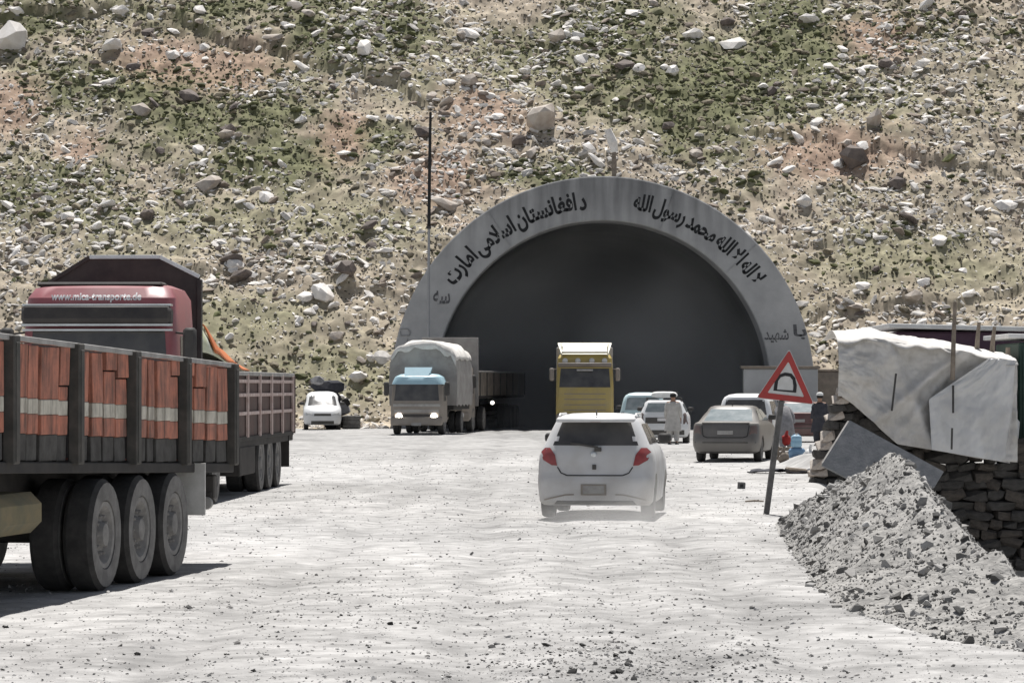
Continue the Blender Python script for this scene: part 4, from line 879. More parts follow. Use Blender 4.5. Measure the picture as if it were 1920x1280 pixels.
for y in (-2.47, -3.72, -4.97):
    for sg in (-1, 1):
        wheel(ta, (XO + sg * 1.11, y, .515), .525, .28, sg); wheel(ta, (XO + sg * .79, y, .515), .525, .28, sg)
    MB().tube([(XO - .8, y, .52), (XO + .8, y, .52)], .09, 10).build('axle', M['chassis'], ta, 40)
    MB().box((XO, y, .75), (1.0, .5, .22)).build('spring_hanger', M['chassis'], ta)
for sg in (-1, 1):
    b = MB(); b.box((XO + sg * 1.06, -1.62, .84), (.56, .03, .54)); b.build('mudflap', M['paleflap'], ta)
    b = MB(); b.box((XO + sg * 1.0, -.55, .83), (.36, .14, .26)); b.box((XO + sg * 1.05, -.55, .98), (.06, .06, .2)); b.build('lamp_bracket', M['darkmetal'], ta)
    for dx in (-.08, .1): MB().lathe((XO + sg * 1.0 + dx, -.62, .66), (0, -1, 0), [(0, .07), (.05, .065), (.06, .03)], 14).build('rear_lamp', M['mudflap'], ta, 40)
    MB().box((XO + sg * 1.0, -.6, .70), (.3, .06, .16)).build('lamp_plate', M['darkmetal'], ta)
    b = MB(); b.box((XO + sg * .98, -8.2, .80), (.5, 2.7, .36), ch=.1); b.build('fuel_tank', M['olive'], ta, 40)
    b = MB(); b.box((XO + sg * .98, -7.5, 1.03), (.06, .06, .3)); b.box((XO + sg * .98, -8.8, 1.03), (.06, .06, .3)); b.build('tank_strap', M['chassis'], ta)
MB().box((XO, -11.75, 1.9), (2.5, .1, 1.7)).build('headboard', M['maroon'], ta)
cab(ta, 1.24, 2.1, .5, 3.3, 'purple', y0=-15.0 + 1.0)
for k in range(0): pass
for o_ in [q for q in ta.children if q.name.split('.')[0] in ('cab', 'windscreen', 'side_window', 'mirror', 'grille_slat', 'bumper', 'headlight')]: o_.location.x = XO
for sg in (-1, 1): wheel(ta, (XO + sg * 1.08, -12.9, .52), .52, .28, sg)
MB().tube([(XO - 1, -12.9, .52), (XO + 1, -12.9, .52)], .09, 10).build('axle', M['chassis'], ta, 40)

# purple lorry behind it, facing the camera
tb = thing('purple_lorry', 'purple-red lorry with white web address above its windscreen and dark lattice-sided trailer', 'lorry', (-6.17, 49.0, 0), -2.4)
HB_ = cab(tb, 1.19, 2.2, .55, 3.45, 'purple', ws=(1.95, 2.76), dh=.12)
rr = HB_.rear(.01)
b = MB(); b.box((0, .02, 2.96), (2.24, .30, .27), (-.25, 0, 0), ch=.05); b.build('sun_visor', M['darkmetal'], tb, 40)
b = MB(); b.box((0, .0, 2.82), (2.24, .14, .035)); b.build('visor_trim', M['chrome'], tb); b = MB(); b.box((0, .04, 2.745), (2.24, .12, .03)); b.build('visor_trim', M['chrome'], tb)
MB().box((0, .05, 3.115), (2.22, .22, .03)).build('visor_trim', M['chrome'], tb)
b = MB(); b.box((-.05, .75, 3.44), (1.9, .5, .07), ch=.03); b.build('roof_hatch', M['darkmetal'], tb)
me, V = text_mesh('www.mica-transporte.de', .03); mn, mx = V.min(0), V.max(0)
for v in me.vertices:
    u = (v.co.x - mn[0]) / (mx[0] - mn[0]); q = (v.co.y - mn[1]) / (mx[1] - mn[1]); v.co = HB_.rear(.02)(-.73 + 1.36 * u, 3.155 + .155 * q)
link('lettering', me, M['flatwhite'], tb)
def part_box(nm, c, d, mat, par, rot=None, ch=None): MB().box(c, d, rot, ch).build(nm, mat, par)
TW = 1.17
b = MB(); oct_ = [(-TW, .95), (TW, .95), (TW, 3.62), (.55, 3.93), (-.56, 3.93), (-TW, 3.55)]
vs = [(x, 2.62, z) for x, z in oct_] + [(x, 2.70, z) for x, z in oct_]; n = 6
b.add(vs, [tuple(range(n)), tuple(range(2 * n - 1, n - 1, -1))] + [(k, (k + 1) % n, (k + 1) % n + n, k + n) for k in range(n)]); b.build('headboard', M['darkmetal'], tb)
for (a, c) in zip(oct_[2:], oct_[3:] + oct_[:0]): MB().bar((a[0], 2.60, a[1]), (c[0], 2.60, c[1]), .05, .06).build('headboard_trim', M['chrome'] if a[0] > -.5 else M['darkmetal'], tb)
for sg in (-1, 1):
    MB().box((sg * TW, 2.66, 2.28), (.07, .16, 2.6)).build('headboard_post', M['darkmetal'], tb)
    MB().box((sg * (TW - .03), 9.4, 1.55), (.05, 13.3, 1.12)).build('side_panel', M['maroon'], tb)
    for z in (1.44, 1.76, 2.0): MB().bar((sg * (TW + .01), 2.8, z), (sg * (TW + .01), 16.0, z), .05, .06).build('lattice_rail', M['pinkbar'], tb)
    MB().bar((sg * (TW + .0), 2.7, 2.13), (sg * (TW + .0), 16.05, 2.13), .09, .07).build('top_rail', M['mudflap'], tb)
    for k in range(8): MB().box((sg * (TW + .03), 3.1 + k * 1.82, 1.57), (.05, .12, 1.1)).build('lattice_upright', M['pinkbar'], tb)
    MB().box((sg * (TW - .05), 9.4, .93), (.12, 13.3, .16)).build('bottom_rail', M['chassis'], tb)
    part_box('mudflap', (sg * .95, 15.2, .66), (.5, .03, .62), M['chassis'], tb)
    for xx in (.42,): MB().box((sg * xx, 9.2, .75), (.14, 13.2, .3)).build('chassis_beam', M['chassis'], tb)
MB().box((0, 9.4, 1.0), (2.4, 13.2, .08)).build('bed_floor', M['chassis'], tb); MB().box((0, 16.05, 1.55), (2.46, .06, 1.12)).build('tailboard', M['maroon'], tb)
for y in (10.9, 12.25, 13.6): axle(tb, y, TW)
axle(tb, 1.3, 1.2, dual=False); axle(tb, 4.4, 1.2)
part_box('skirt_box', (1.0, 8.6, .62), (.4, 2.2, .5), M['chassis'], tb); part_box('skirt_box', (-1.0, 8.6, .62), (.4, 2.2, .5), M['chassis'], tb)
MB().box((0, 3.6, .8), (.9, 3.4, .25)).build('tractor_frame', M['chassis'], tb)
# tarpaulin heaped on its trailer
M2 = tb.matrix_basis
lt = thing('folded_tarpaulin', 'orange and pale green tarpaulin heaped over the trailer side behind the dark headboard', 'tarpaulin', (-6.17, 49.0, 0), -2.4)
def cloth(fn, nu, nv): 
    b = MB(); b.quadpatch(lambda u, v: fn(u, v), [(0, 0), (1, 0), (1, 1), (0, 1)], nu, nv); return b
def load(u, v):
    y = 2.8 + 7.5 * u; x = 1.16 - 2.2 * v; ph = math.sin(v * math.pi * .9 + .25)
    z = 2.10 + (1.0 * (1 - u) ** 1.05 + .07 * math.sin(u * 9 + v * 4) * (1 - u)) * min(1, .35 + v * 7) * (1 - .5 * v) + .03 * math.sin(v * 13 + u * 5)
    return (x, y, z)
cloth(load, 30, 20).build('pale_sheet', M['limetarp'], lt, 60, .02)
cloth(lambda u, v: tuple(Vector(load(.22 + .6 * u, .0 + .10 * v)) + Vector((.03, 0, .035 + .02 * math.sin(u * 14)))), 24, 8).build('orange_sheet', M['orange'], lt, 60, .02)

# canvas-topped lorry coming out of the tunnel
th = thing('canvas_lorry', 'oncoming lorry with light blue cab roof, lit headlights and arched canvas top', 'lorry', (-3.8, 131.0, 0), -6)
Hh = cab(th, 1.04, 1.75, .42, 2.36, 'browngrey', ws=(1.32, 2.02), dh=.12, lit=True, grille=0, lampz=.72)
lv = [(2.0, 1.03, .10, 1.75), (2.12, 1.0, .14, 1.75), (2.3, .92, .24, 1.7), (2.4, .72, .42, 1.6), (2.43, .4, .6, 1.4)]
b = MB(); b.loft(Hull(lv, .06, .2, .12).rings()); b.build('roof_shell', M['skyblue'], th, 32)
b = MB(); vs = [(-.52, .28, 2.3), (.42, .28, 2.3), (.56, .62, 2.68), (-.55, .62, 2.68), (-.5, .75, 2.35), (.45, .75, 2.35), (.54, .72, 2.66), (-.53, .72, 2.66)]
b.add(vs, [(0, 1, 2, 3), (4, 5, 6, 7), (0, 1, 5, 4), (3, 2, 6, 7), (0, 3, 7, 4), (1, 2, 6, 5)]); b.build('wind_deflector', M['skyblue'], th)
MB().box((-.05, .30, 2.16), (.75, .06, .10)).build('name_board', M['flatwhite'], th)
MB().quadpatch(Hh.rear(.02), [(-.95, 1.12), (.95, 1.12), (.95, 1.22), (-.95, 1.22)], 10, 1).build('trim_band', M['mudflap'], th)
MB().quadpatch(Hh.rear(.02), [(-.9, .88), (.9, .88), (.9, 1.0), (-.9, 1.0)], 10, 1).build('trim_band', M['canvas'], th)
MB().quadpatch(Hh.rear(.016), [(-.62, .64), (.62, .64), (.62, .82), (-.62, .82)], 10, 1).build('grille', M['darkmetal'], th)
MB().box((0, -.07, .42), (.4, .02, .12)).build('number_plate', M['mudflap'], th)
def archtop(y, W=1.36, zb=1.15, zt=3.66, n=22, bul=0.0):
    pts = [Vector((-W, y, zb)), Vector((-W - bul, y, 1.9))]
    pts += [Vector((-W * math.copysign(abs(math.cos(a)) ** .75, math.cos(a)), y, 2.55 + (zt - 2.55) * math.sin(a) ** .8)) for a in [math.pi * k / n for k in range(n + 1)]]
    return pts + [Vector((W + bul, y, 1.9)), Vector((W, y, zb))]
rgs = []
for k in range(15):
    u = k / 14; y = 2.0 + 5.4 * u; rgs.append([p + Vector((0, 0, .05 * math.sin(k * 2.1 + i * .6))) for i, p in enumerate(archtop(y, zt=3.62 - .05 * math.cos(k * math.pi * .57), bul=.04))])
b = MB(); n = len(rgs[0]); arch_sheet(b, rgs); b.add(rgs[0], [tuple(range(n))]); b.add(rgs[-1], [tuple(range(n))]); b.build('canvas_cover', M['canvas'], th, 60)  # grey cover: shade on the canvas front is put into its colour
rgs2 = []
for k in range(12):
    y = 1.93 + 5.4 * k / 11; q = archtop(y, 1.40, zt=3.70 - .05 * math.cos(k * 1.8)); q = [p + Vector((0, 0, .04 + .05 * math.sin(k * 1.7 + i))) for i, p in enumerate(q)]
    rgs2.append(q[5:-4] if k else [p + Vector((0, .0, -.0)) for p in q[5:-4]])
b = MB(); arch_sheet(b, rgs2); b.build('canvas_top_sheet', M['canvas_w'], th, 60, .03)
b = MB(); q = rgs2[0]; lo = [p + Vector((0, -.02, -.12 - .16 * abs(math.sin(i * .9)) - .12 * (i / len(q)))) for i, p in enumerate(q)]; arch_sheet(b, [q, lo]); b.build('canvas_flap', M['canvas_w'], th, 60, .02)
MB().box((0, 4.7, 1.08), (2.5, 5.4, .2)).build('bed_floor', M['chassis'], th)
for xx in (-.4, .4): MB().box((xx, 3.9, .8), (.12, 7.4, .3)).build('chassis_beam', M['chassis'], th)
axle(th, .95, 1.02, rad=.46, dual=False, wid=.24); axle(th, 5.6, 1.15, rad=.46, wid=.24)
part_box('mudflap', (.85, 6.3, .45), (.5, .03, .5), M['chassis'], th); part_box('mudflap', (-.85, 6.3, .45), (.5, .03, .5), M['chassis'], th)

# grey high-board lorry following it out of the bore
tg = thing('grey_lorry', 'dusty grey lorry with tall headboard and low trailer sides emerging from the tunnel', 'lorry', (-2.95, 139.9, 0), -7.4)
cab(tg, 1.15, 1.9, .5, 2.9, 'browngrey', ws=(1.6, 2.35), grille=3)
part_box('headboard', (0, 2.2, 2.55), (2.46, .1, 2.95), M['canvas'], tg)
for sg in (-1, 1):
    MB().box((sg * 1.2, 10.2, 2.03), (.06, 15.9, 1.0)).build('side_panel', M['mud'], tg); MB().box((sg * 1.22, 10.2, 2.56), (.1, 15.9, .07)).build('top_rail', M['mudflap'], tg)
    for k in range(8): MB().box((sg * 1.25, 2.6 + k * 2.2, 2.03), (.05, .1, 1.02)).build('side_post', M['post'], tg)
    MB().box((sg * .45, 9, .95), (.14, 17, .3)).build('chassis_beam', M['chassis'], tg)
MB().box((0, 10.2, 1.46), (2.4, 15.9, .12)).build('bed_floor', M['chassis'], tg)
axle(tg, 1.2, 1.15, dual=False); axle(tg, 4.2, 1.2)
for y in (13.2, 14.5, 15.8): axle(tg, y, 1.22)
for x, y in ((.81, -.04), (1.28, 6.3)): MB().lathe((x, y, 1.2), (0, -1, 0), [(-.08, .05), (0, .085), (.04, .06)], 14).build('marker_lamp', M['lamp_dim'], tg, 40)

# yellow lorry
ty = thing('yellow_lorry', 'yellow high-cab lorry with cream roof deflector coming out of the tunnel', 'lorry', (3.13, 141.6, 0), -1)
Hy = cab(ty, 1.24, 2.2, .45, 3.35, 'yellow', ws=(1.85, 2.72), dh=.18, grille=4)
b = MB(); vs = [(-1.0, .35, 3.30), (1.0, .35, 3.30), (1.18, 1.9, 3.80), (-1.18, 1.9, 3.80), (-1.1, 2.0, 3.3), (1.1, 2.0, 3.3), (1.14, 2.0, 3.82), (-1.14, 2.0, 3.82)]
b.add(vs, [(0, 1, 2, 3), (4, 5, 6, 7), (0, 1, 5, 4), (3, 2, 6, 7), (0, 3, 7, 4), (1, 2, 6, 5)]); b.build('roof_deflector', M['cream'], ty)
b = MB(); b.box((0, .32, 3.38), (2.0, .10, .09)); b.build('light_bar', M['cream'], ty)
for sx in (-.98, .98): MB().tube([(sx, .45, 3.25), (sx, .42, 3.62), (sx * 1.04, .6, 3.74)], .04, 8).build('air_horn_post', M['cream'], ty)
for sx in (-.85, -.3, .3, .85): MB().lathe((sx, .22, 3.02), (0, -1, 0), [(0, .11), (.06, .12), (.09, .08)], 14).build('roof_lamp', M['clear'], ty, 40)
b = MB(); b.box((0, .1, 2.84), (2.3, .3, .13), (-.3, 0, 0), ch=.03); b.build('sun_visor', M['browngrey'], ty, 40)
MB().box((.0, -.02, 2.62), (.7, .02, .08)).build('name_board', M['mudflap'], ty)
MB().box((0, 8.6, 2.4), (2.48, 11.6, 2.5), ch=.06).build('cargo_box', M['canvas'], ty)
for xx in (-.42, .42): MB().box((xx, 7.5, .95), (.14, 13.5, .4)).build('chassis_beam', M['chassis'], ty)
axle(ty, 1.3, 1.2, dual=False); axle(ty, 4.2, 1.2)
for y in (10.6, 11.9, 13.2): axle(ty, y, 1.22)
MB().box((0, 2.0, .9), (2.0, 1.6, .4)).build('underframe', M['chassis'], ty)

# ------------------------------------------------------------------ warning sign
sg_ = thing('tunnel_warning_sign', 'red-bordered triangular tunnel warning sign on a leaning grey post', 'road sign', (3.81, 49.4, 0), 0)
Ys = 49.4; c0 = Vector((3.81, 49.4, 0))
sp = lambda px, py, dy=0: at(px, py, Ys + dy) - c0
b = MB(); b.bar(sp(1435, 975), sp(1466, 742), .15, .08); b.build('post', M['greypost'], sg_)
tri = [(1420, 745), (1525, 757), (1480, 656)]
cx = sum(p[0] for p in tri) / 3; cy = sum(p[1] for p in tri) / 3
def trin(k): return [(cx + (x - cx) * k, cy + (y - cy) * k) for x, y in tri]
def rtri(k, rd=.10, n=5):            # triangle with rounded corners
    T = [Vector((x, y)) for x, y in trin(k)]; out = []
    for i in range(3):
        a, p, q = T[i - 1], T[i], T[(i + 1) % 3]
        for j in range(n + 1):
            t = j / n; s = p + (a - p) * rd; e = p + (q - p) * rd; out.append(s * (1 - t) ** 2 + p * 2 * t * (1 - t) + e * t * t)
    return out
def plate(nm, k, y0, y1, mat, hole=None):
    o = rtri(k, .05); n = len(o); b = MB()
    if hole is None:
        vs = [sp(*p, y0) for p in o] + [sp(*p, y1) for p in o]; b.add(vs, [tuple(range(n)), tuple(range(2 * n - 1, n - 1, -1))] + [(i, (i + 1) % n, (i + 1) % n + n, i + n) for i in range(n)])
    else:
        h = rtri(hole, .05); A = [[sp(*p, y) for p in q] for q, y in ((o, y0), (o, y1), (h, y1), (h, y0))]
        vs = sum(A, []); b.add(vs, [(r_ * n + i, r_ * n + (i + 1) % n, ((r_ + 1) % 4) * n + (i + 1) % n, ((r_ + 1) % 4) * n + i) for r_ in range(4) for i in range(n)])
    return b.build(nm, mat, sg_)
plate('back_plate', 1.04, -.055, -.075, M['signwhite']); plate('red_border', 1.0, -.075, -.081, M['signred'], .66)
b = MB(); o = [(1450, 732), (1453, 712), (1460, 702), (1472, 698), (1484, 700), (1491, 708), (1494, 722), (1493, 736)]
i_ = [(1457, 730), (1459, 714), (1464, 707), (1472, 704.5), (1481, 706), (1486, 712), (1487.5, 723), (1487, 732)]
vs = [sp(*p, -.079) for p in o] + [sp(*p, -.079) for p in i_]; b.add(vs, [(k, k + 1, k + 9, k + 8) for k in range(7)] + [(0, 8, 15, 7)]); b.build('tunnel_symbol', M['signblack'], sg_)
for py in (735, 748): MB().box(sp(1467 - (py - 735) * .13, py, -.04), (.2, .04, .04)).build('bracket', M['greypost'], sg_)

# ------------------------------------------------------------------ shelter, retaining wall and clutter on the right
wl = thing('retaining_wall', 'dark dry-stone retaining wall under the tarpaulin shelter, dropping into the ditch', 'wall', (0, 0, 0))
WY = 66.3
b = MB(); b.box((10.4, WY + .42, -.95), (8.0, .5, 2.5), ch=.05); b.box((7.55, WY + .5, .6), (2.0, .6, 1.7), ch=.1); b.build('wall_core', M['wall_stone'], wl)
WS = []
for k in range(7):
    V, T = hull_rock(22, .95, 700 + k, True); me = bpy.data.meshes.new('stone'); me.from_pydata(V.tolist(), [], T.tolist()); me.update(); me.materials.append(M['wall_stone'] if k % 3 else M['wall_stone2']); WS.append(me)
r = random.Random(9); cnt = 0; z = -1.75
while z < 1.6:
    h = r.uniform(.17, .25); x0 = 6.25 if z > .3 else 6.5; x1 = (8.6 - (z - .3) * .9) if z > .7 else 10.75
    x0 = 6.1 + max(0, (z - .3)) * .4; x = x0
    while x < x1 and cnt < 298:
        wd = r.uniform(.22, .6)
        o = bpy.data.objects.new('stone', r.choice(WS)); col.objects.link(o); o.parent = wl; o.location = (x + wd / 2, WY + r.uniform(-.05, .06), z + h / 2)
        o.scale = (wd * 1.28, .5, h * r.uniform(1.15, 1.6)); o.rotation_euler = (r.uniform(-.25, .25), r.uniform(-.22, .22), r.uniform(-.3, .3)); x += wd; cnt += 1
    z += h
sh = thing('tarpaulin_shelter', 'roadside shelter hung with sagging dirty white tarpaulins on poles', 'shelter', (0, 0, 0))
SY = 65.75; q = 1 / 93.9
TOP = [(1570, 640), (1640, 634), (1700, 645), (1790, 655), (1850, 668), (1905, 676)]; BOT = [(1576, 742), (1600, 758), (1640, 795), (1680, 832), (1760, 845), (1840, 860), (1905, 866)]
def sheet(u, v):
    px = 1570 + 335 * u; pt = np.interp(px, [p[0] for p in TOP], [p[1] for p in TOP]); pb = np.interp(px, [p[0] for p in BOT], [p[1] for p in BOT])
    py = pt + (pb - pt) * v; P = at(px, py, SY)
    d1 = (px - 1700) * .8 + (py - 740); fold = .20 * math.exp(-(d1 / 13) ** 2) - .14 * math.exp(-((d1 + 60) / 25) ** 2) + .16 * math.exp(-(((px - 1660) - .45 * (py - 640)) / 14) ** 2)
    fold += .22 * math.sin(math.pi * v) * math.sin(u * 5.5 + 1) + .05 * math.sin(u * 22 + v * 6) * v + .16 * float(fbm(u * 7, v * 6, 3, 191)) + .07 * math.exp(-(((px - 1745) - .9 * (740 - py)) / 10) ** 2) + .10 * float(fbm(u * 22 + v * 9, v * 12 - u * 8, 3, 197))
    return (P.x, P.y - .1 - fold, P.z)
cloth(sheet, 130, 80).build('front_sheet', M['tarp'], sh, 70, .006)
PO = [(1738, 748), (1852, 672), (1906, 676), (1897, 866), (1850, 870), (1742, 838)]
def sheet2(u, v):
    l = np.interp(v, [0, .45, 1], [1850, 1738, 1742]); yt = np.interp(v, [0, .45, 1], [672, 748, 842]); rx = np.interp(v, [0, .5, 1], [1906, 1905, 1893]); ry = np.interp(v, [0, 1], [676, 868])
    px = l + (rx - l) * u; py = yt + (ry - yt) * u; P = at(px, py, SY)
    return (P.x, P.y - .30 + .10 * u - .05 * math.sin(u * 11 + v * 2) * v - .14 * float(fbm(u * 5, v * 5, 3, 195)) - .05 * float(fbm(u * 16 + v * 6, v * 14, 3, 198)) + .22 * sstep(.9, 1, u), P.z)
cloth(sheet2, 70, 70).build('overlap_sheet', M['tarp2'], sh, 70, .006)
def roofs(u, v):
    px = 1568 + 338 * u; pt = np.interp(px, [p[0] for p in TOP], [p[1] for p in TOP]); P = at(px, pt, SY)
    dz = .05 * float(fbm(u * 18, v * 4, 3, 199)) * 2
    z = P.z + .24 * math.sin(min(v * 2.2, 1) * math.pi / 2) * (1 - .4 * u) - (.35 * max(0, v - .5)) + dz - (.06 + .05 * math.sin(u * 31) * math.sin(u * 12)) * max(0, 1 - v * 9)
    return (P.x, P.y - .25 + 3.2 * v, z)
cloth(roofs, 70, 20).build('roof_sheet', M['canvas_w'], sh, 70, .008)
def ends(u, v):
    P = Vector(sheet(1, v)); return (P.x - .12 * v + .04 * math.sin(v * 5 + u * 4), P.y + 2.9 * u, P.z + .1 * u * (1 - v))
cloth(ends, 14, 20).build('end_sheet', M['tarp'], sh, 70, .006)
for px, y0, y1, dy in ((1788, 566, 712, -.42), (1833, 604, 665, .6), (1862, 612, 660, .8), (1576, 640, 760, .1)):
    b = MB(); b.tube([at(px + 3, y0, SY + dy), at(px, (y0 + y1) / 2, SY + dy), at(px - 2, y1, SY + dy)], [.035, .045, .05], 8); b.build('pole', M['wood'], sh, 40)
for px in (1590, 1700, 1800, 1890):
    p = at(px, 700, SY + 1.2); MB().tube([(p.x, p.y, .2), (p.x, p.y, 2.7)], .05, 8).build('pole', M['wood'], sh, 40)
for pts in ([(1680, 700), (1676, 735), (1672, 770)], [(1787, 722), (1787, 774)], [(1785, 802), (1784, 842)]):
    b = MB(); b.tube([at(*p, SY - .42) for p in pts], .022, 6); b.build('slit_rope', M['blackpl'], sh)  # dark tubes, added partly in place of dark slits in the sheet
hut = thing('dark_hut', 'dark plum-sided hut with white-edged roof standing behind the tarpaulin shelter', 'hut', (0, 0, 0))
MB().box((11.0, 75.5, 1.7), (4.9, 4, 2.86), ch=.04).build('hut_wall', M['plum'], hut); MB().box((11.0, 75.3, 3.19), (5.3, 4.6, .1), (.0, .025, 0)).build('roof', M['whitemetal'], hut)
MB().box((12.2, 73.4, 1.4), (.9, .06, 2.1)).build('door', M['wood'], hut)
gc = thing('green_container', 'dark green corrugated cabin at the right end of the tarpaulin shelter', 'container', (0, 0, 0))
MB().box((11.75, 68.6, 1.55), (2.9, 3.2, 2.5), ch=.03).build('container_body', M['green'], gc)
for k in range(9): MB().box((10.45 + k * .32, 66.98, 1.55), (.14, .05, 2.3)).build('wall_rib', M['green'], gc)
MB().box((11.7, 68.5, 2.90), (3.3, 3.6, .09), (0, .02, 0)).build('roof_sheet', M['whitemetal'], gc)
jc = thing('white_jerrycan', 'white plastic canister between the tarpaulin shelter and the green cabin', 'canister', at(1901, 825, 66.55))
MB().box((0, 0, .12), (.18, .2, .62), (0, .08, 0), ch=.05).build('canister_body', M['whitecloth'], jc, 40); MB().tube([(.0, 0, .42), (.02, 0, .5)], .04, 8).build('cap', M['blackpl'], jc)
# leaning grey panel
P0, P1, P2 = at(1592, 790, 63.3), at(1768, 886, 62.9), at(1536, 866, 62.85)
ex = (P1 - P0); ey = (P2 - P0); ey = ey - ex * (ey.dot(ex) / ex.length_squared); nz = ex.cross(ey).normalized()
b = MB(); th_ = .06
cs = [P0, P0 + ex, P0 + ex + ey * .35, P0 + ex * .75 + ey, P0 + ey * 1.05]
vs = cs + [p + nz * -th_ for p in cs]; b.add(vs, [tuple(range(5)), tuple(range(9, 4, -1))] + [(k, (k + 1) % 5, (k + 1) % 5 + 5, k + 5) for k in range(5)])
pn = thing('leaning_panel', 'grey slab-like panel leaning on the stone bank behind the gravel heap', 'panel'); b.build('panel_sheet', M['slab'], pn)
MB().bar(P0, P0 + ey * 1.0, .06, .05).build('end_batten', M['mudflap'], pn); MB().bar(P0 + nz * .02, P0 + ex, .05, .05).build('edge_batten', M['slab'], pn)
# end of the stone bank; its sunlit rim is put into paler stone colours
bk = thing('stone_bank', 'crumbling mossy stone pillar with edge stones coloured as sunlit at the left end of the retaining wall', 'stone pillar')
r = random.Random(4); lit_moss = pbr('mossy_sunlit_stone', (.22, .19, .10), (.12, .10, .06), 6, .95, bump=.6)
BS = []
for k in range(4):
    me = WS[k].copy(); me.materials.clear(); me.materials.append((lit_moss, M['b_tan'], M['wall_stone'], M['b_tan'])[k]); BS.append(me)
z = -.4
while z < 1.75:
    h = r.uniform(.14, .22)
    for dx in (0, .26):
        x = 6.12 + max(0, z - .3) * .36 + dx; o = bpy.data.objects.new('stone', BS[r.randrange(4) if dx == 0 else 2]); col.objects.link(o); o.parent = bk
        o.location = (x, 65.95 + .15 * (dx > 0), z + h / 2); o.scale = (r.uniform(.34, .44), .5, h * 1.3); o.rotation_euler = (r.uniform(-.2, .2), r.uniform(-.25, .1), r.uniform(-.3, .3))
    z += h
MB().box((6.45, 66.35, .5), (.6, .5, 2.1), (0, .3, 0), ch=.1).build('earth_core', M['wall_stone'], bk)

# water cans, sacks and odds and ends at the roadside
def can(name, label, px, Y, z0, wd, hg, mat):
    p = at(px, 725, Y); t = thing(name, label, 'water can', (p.x, Y, z0))
    b = MB(); rg = []
    for k, (zz, s) in enumerate(((0, .9), (.03, 1), (hg * .42, 1), (hg * .45, .95), (hg * .5, 1), (hg * .72, 1), (hg * .84, .8), (hg * .9, .35))):
        rg.append([Vector((wd / 2 * s * math.copysign(abs(math.cos(a)) ** .5, math.cos(a)), wd * .4 * s * math.copysign(abs(math.sin(a)) ** .5, math.sin(a)), zz)) for a in [2 * math.pi * j / 20 for j in range(20)]])
    b.loft(rg); b.build('can_body', M[mat], t, 50); MB().tube([(0, 0, hg * .88), (0, 0, hg)], wd * .16, 12).build('cap', M['bluelight'] if mat != 'bluelight' else M['whitecloth'], t)
    MB().tube([(-wd * .3, 0, hg * .78), (-wd * .2, 0, hg * .95), (wd * .2, 0, hg * .95), (wd * .3, 0, hg * .78)], .015, 6).build('handle', M[mat], t)
can('water_can', 'large dark blue water can on the ground under a lighter can', 1494, 82.2, 0, .42, .44, 'blueplastic')
can('water_can', 'light blue water can stacked on top of the dark blue one', 1493, 82.2, .40, .27, .34, 'bluelight')
def lump(name, label, cat, px, Y, z0, dims, mat, seed, parts='cloth'):
    p = at(px, 725, Y); t = thing(name, label, cat, (p.x, Y, z0)); V, T = hull_rock(34, .9, seed); b = MB(); V = V - np.array((0, 0, V[:, 2].min())); b.add((V * np.array(dims)).tolist(), T.tolist()); b.build(parts, M[mat], t, 60)
    MB().tube([(0, 0, dims[2] * .75), (.03, 0, dims[2] * 1.05)], [.05, .03], 8).build('tied_neck', M[mat], t); return t
lump('sack', 'white sack with dark stains beside the blue water cans', 'sack', 1518, 81.6, -.01, (.42, .4, .46), 'whitecloth', 910)
lump('sack', 'brown sack at the foot of the sign beside the blue water cans', 'sack', 1468, 81.0, -.01, (.36, .4, .42), 'mud', 912)
lump('bag', 'bright red bag held low beside the stooping man', 'bag', 1474, 84.5, .38, (.3, .25, .38), 'redcloth', 911)
st_ = thing('crate', 'low wooden crate carrying the red bag', 'crate', (at(1474, 725, 84.5).x, 84.5, 0))
for k in range(3): MB().box((0, 0, .07 + .12 * k), (.5, .4, .09)).build('slat', M['wood'], st_)
for sx in (-.22, .22): MB().box((sx, -.205, .19), (.05, .03, .38)).build('corner_post', M['wood'], st_)
kb = thing('block', 'small dark square block lying on the road by the sign', 'block', (at(1390, 725, 62).x, 62, float(ground_z(at(1390, 725, 62).x, 62)) + .0)); b = MB(); b.box((0, 0, .055), (.13, .12, .14), (.05, .05, .2), ch=.012); b.build('block_body', M['greypost'], kb)
MB().box((0, -.062, .06), (.06, .012, .05)).build('face_hollow', M['seam'], kb)
sk = thing('stick', 'thin dark stick lying on the road at the foot of the sign', 'stick', (at(1415, 725, 54.5).x, 54.5, float(ground_z(3.98, 54.5)))); b = MB(); b.tube([(-.16, 0, .02), (.0, .02, .03), (.15, .05, .02)], [.014, .017, .012], 7); b.build('stick_wood', M['wood'], sk, 40)
MB().tube([(.02, .02, .03), (.06, -.05, .045)], .008, 6).build('twig', M['wood'], sk)
rp = thing('debris_sheet', 'crumpled dark sheet flattened on the road edge behind the sign', 'debris', (at(1462, 725, 72.5).x, 72.5, .0))
b = MB(); b.quadpatch(lambda u, v: (u, v * 1.4, float(ground_z(5.9 + u, 72.5 + v)) + .05 + .16 * float(fbm(u * 3, v * 3, 3, 203)) ** 1), [(-.75, -.25), (.7, -.3), (.55, .3), (-.6, .3)], 30, 14); b.build('crumpled_sheet', M['darkcloth'], rp, 50, .02)
MB().box((.35, -.2, .06), (.5, .2, .12), (.1, .1, .3), ch=.03).build('broken_board', M['wood'], rp)

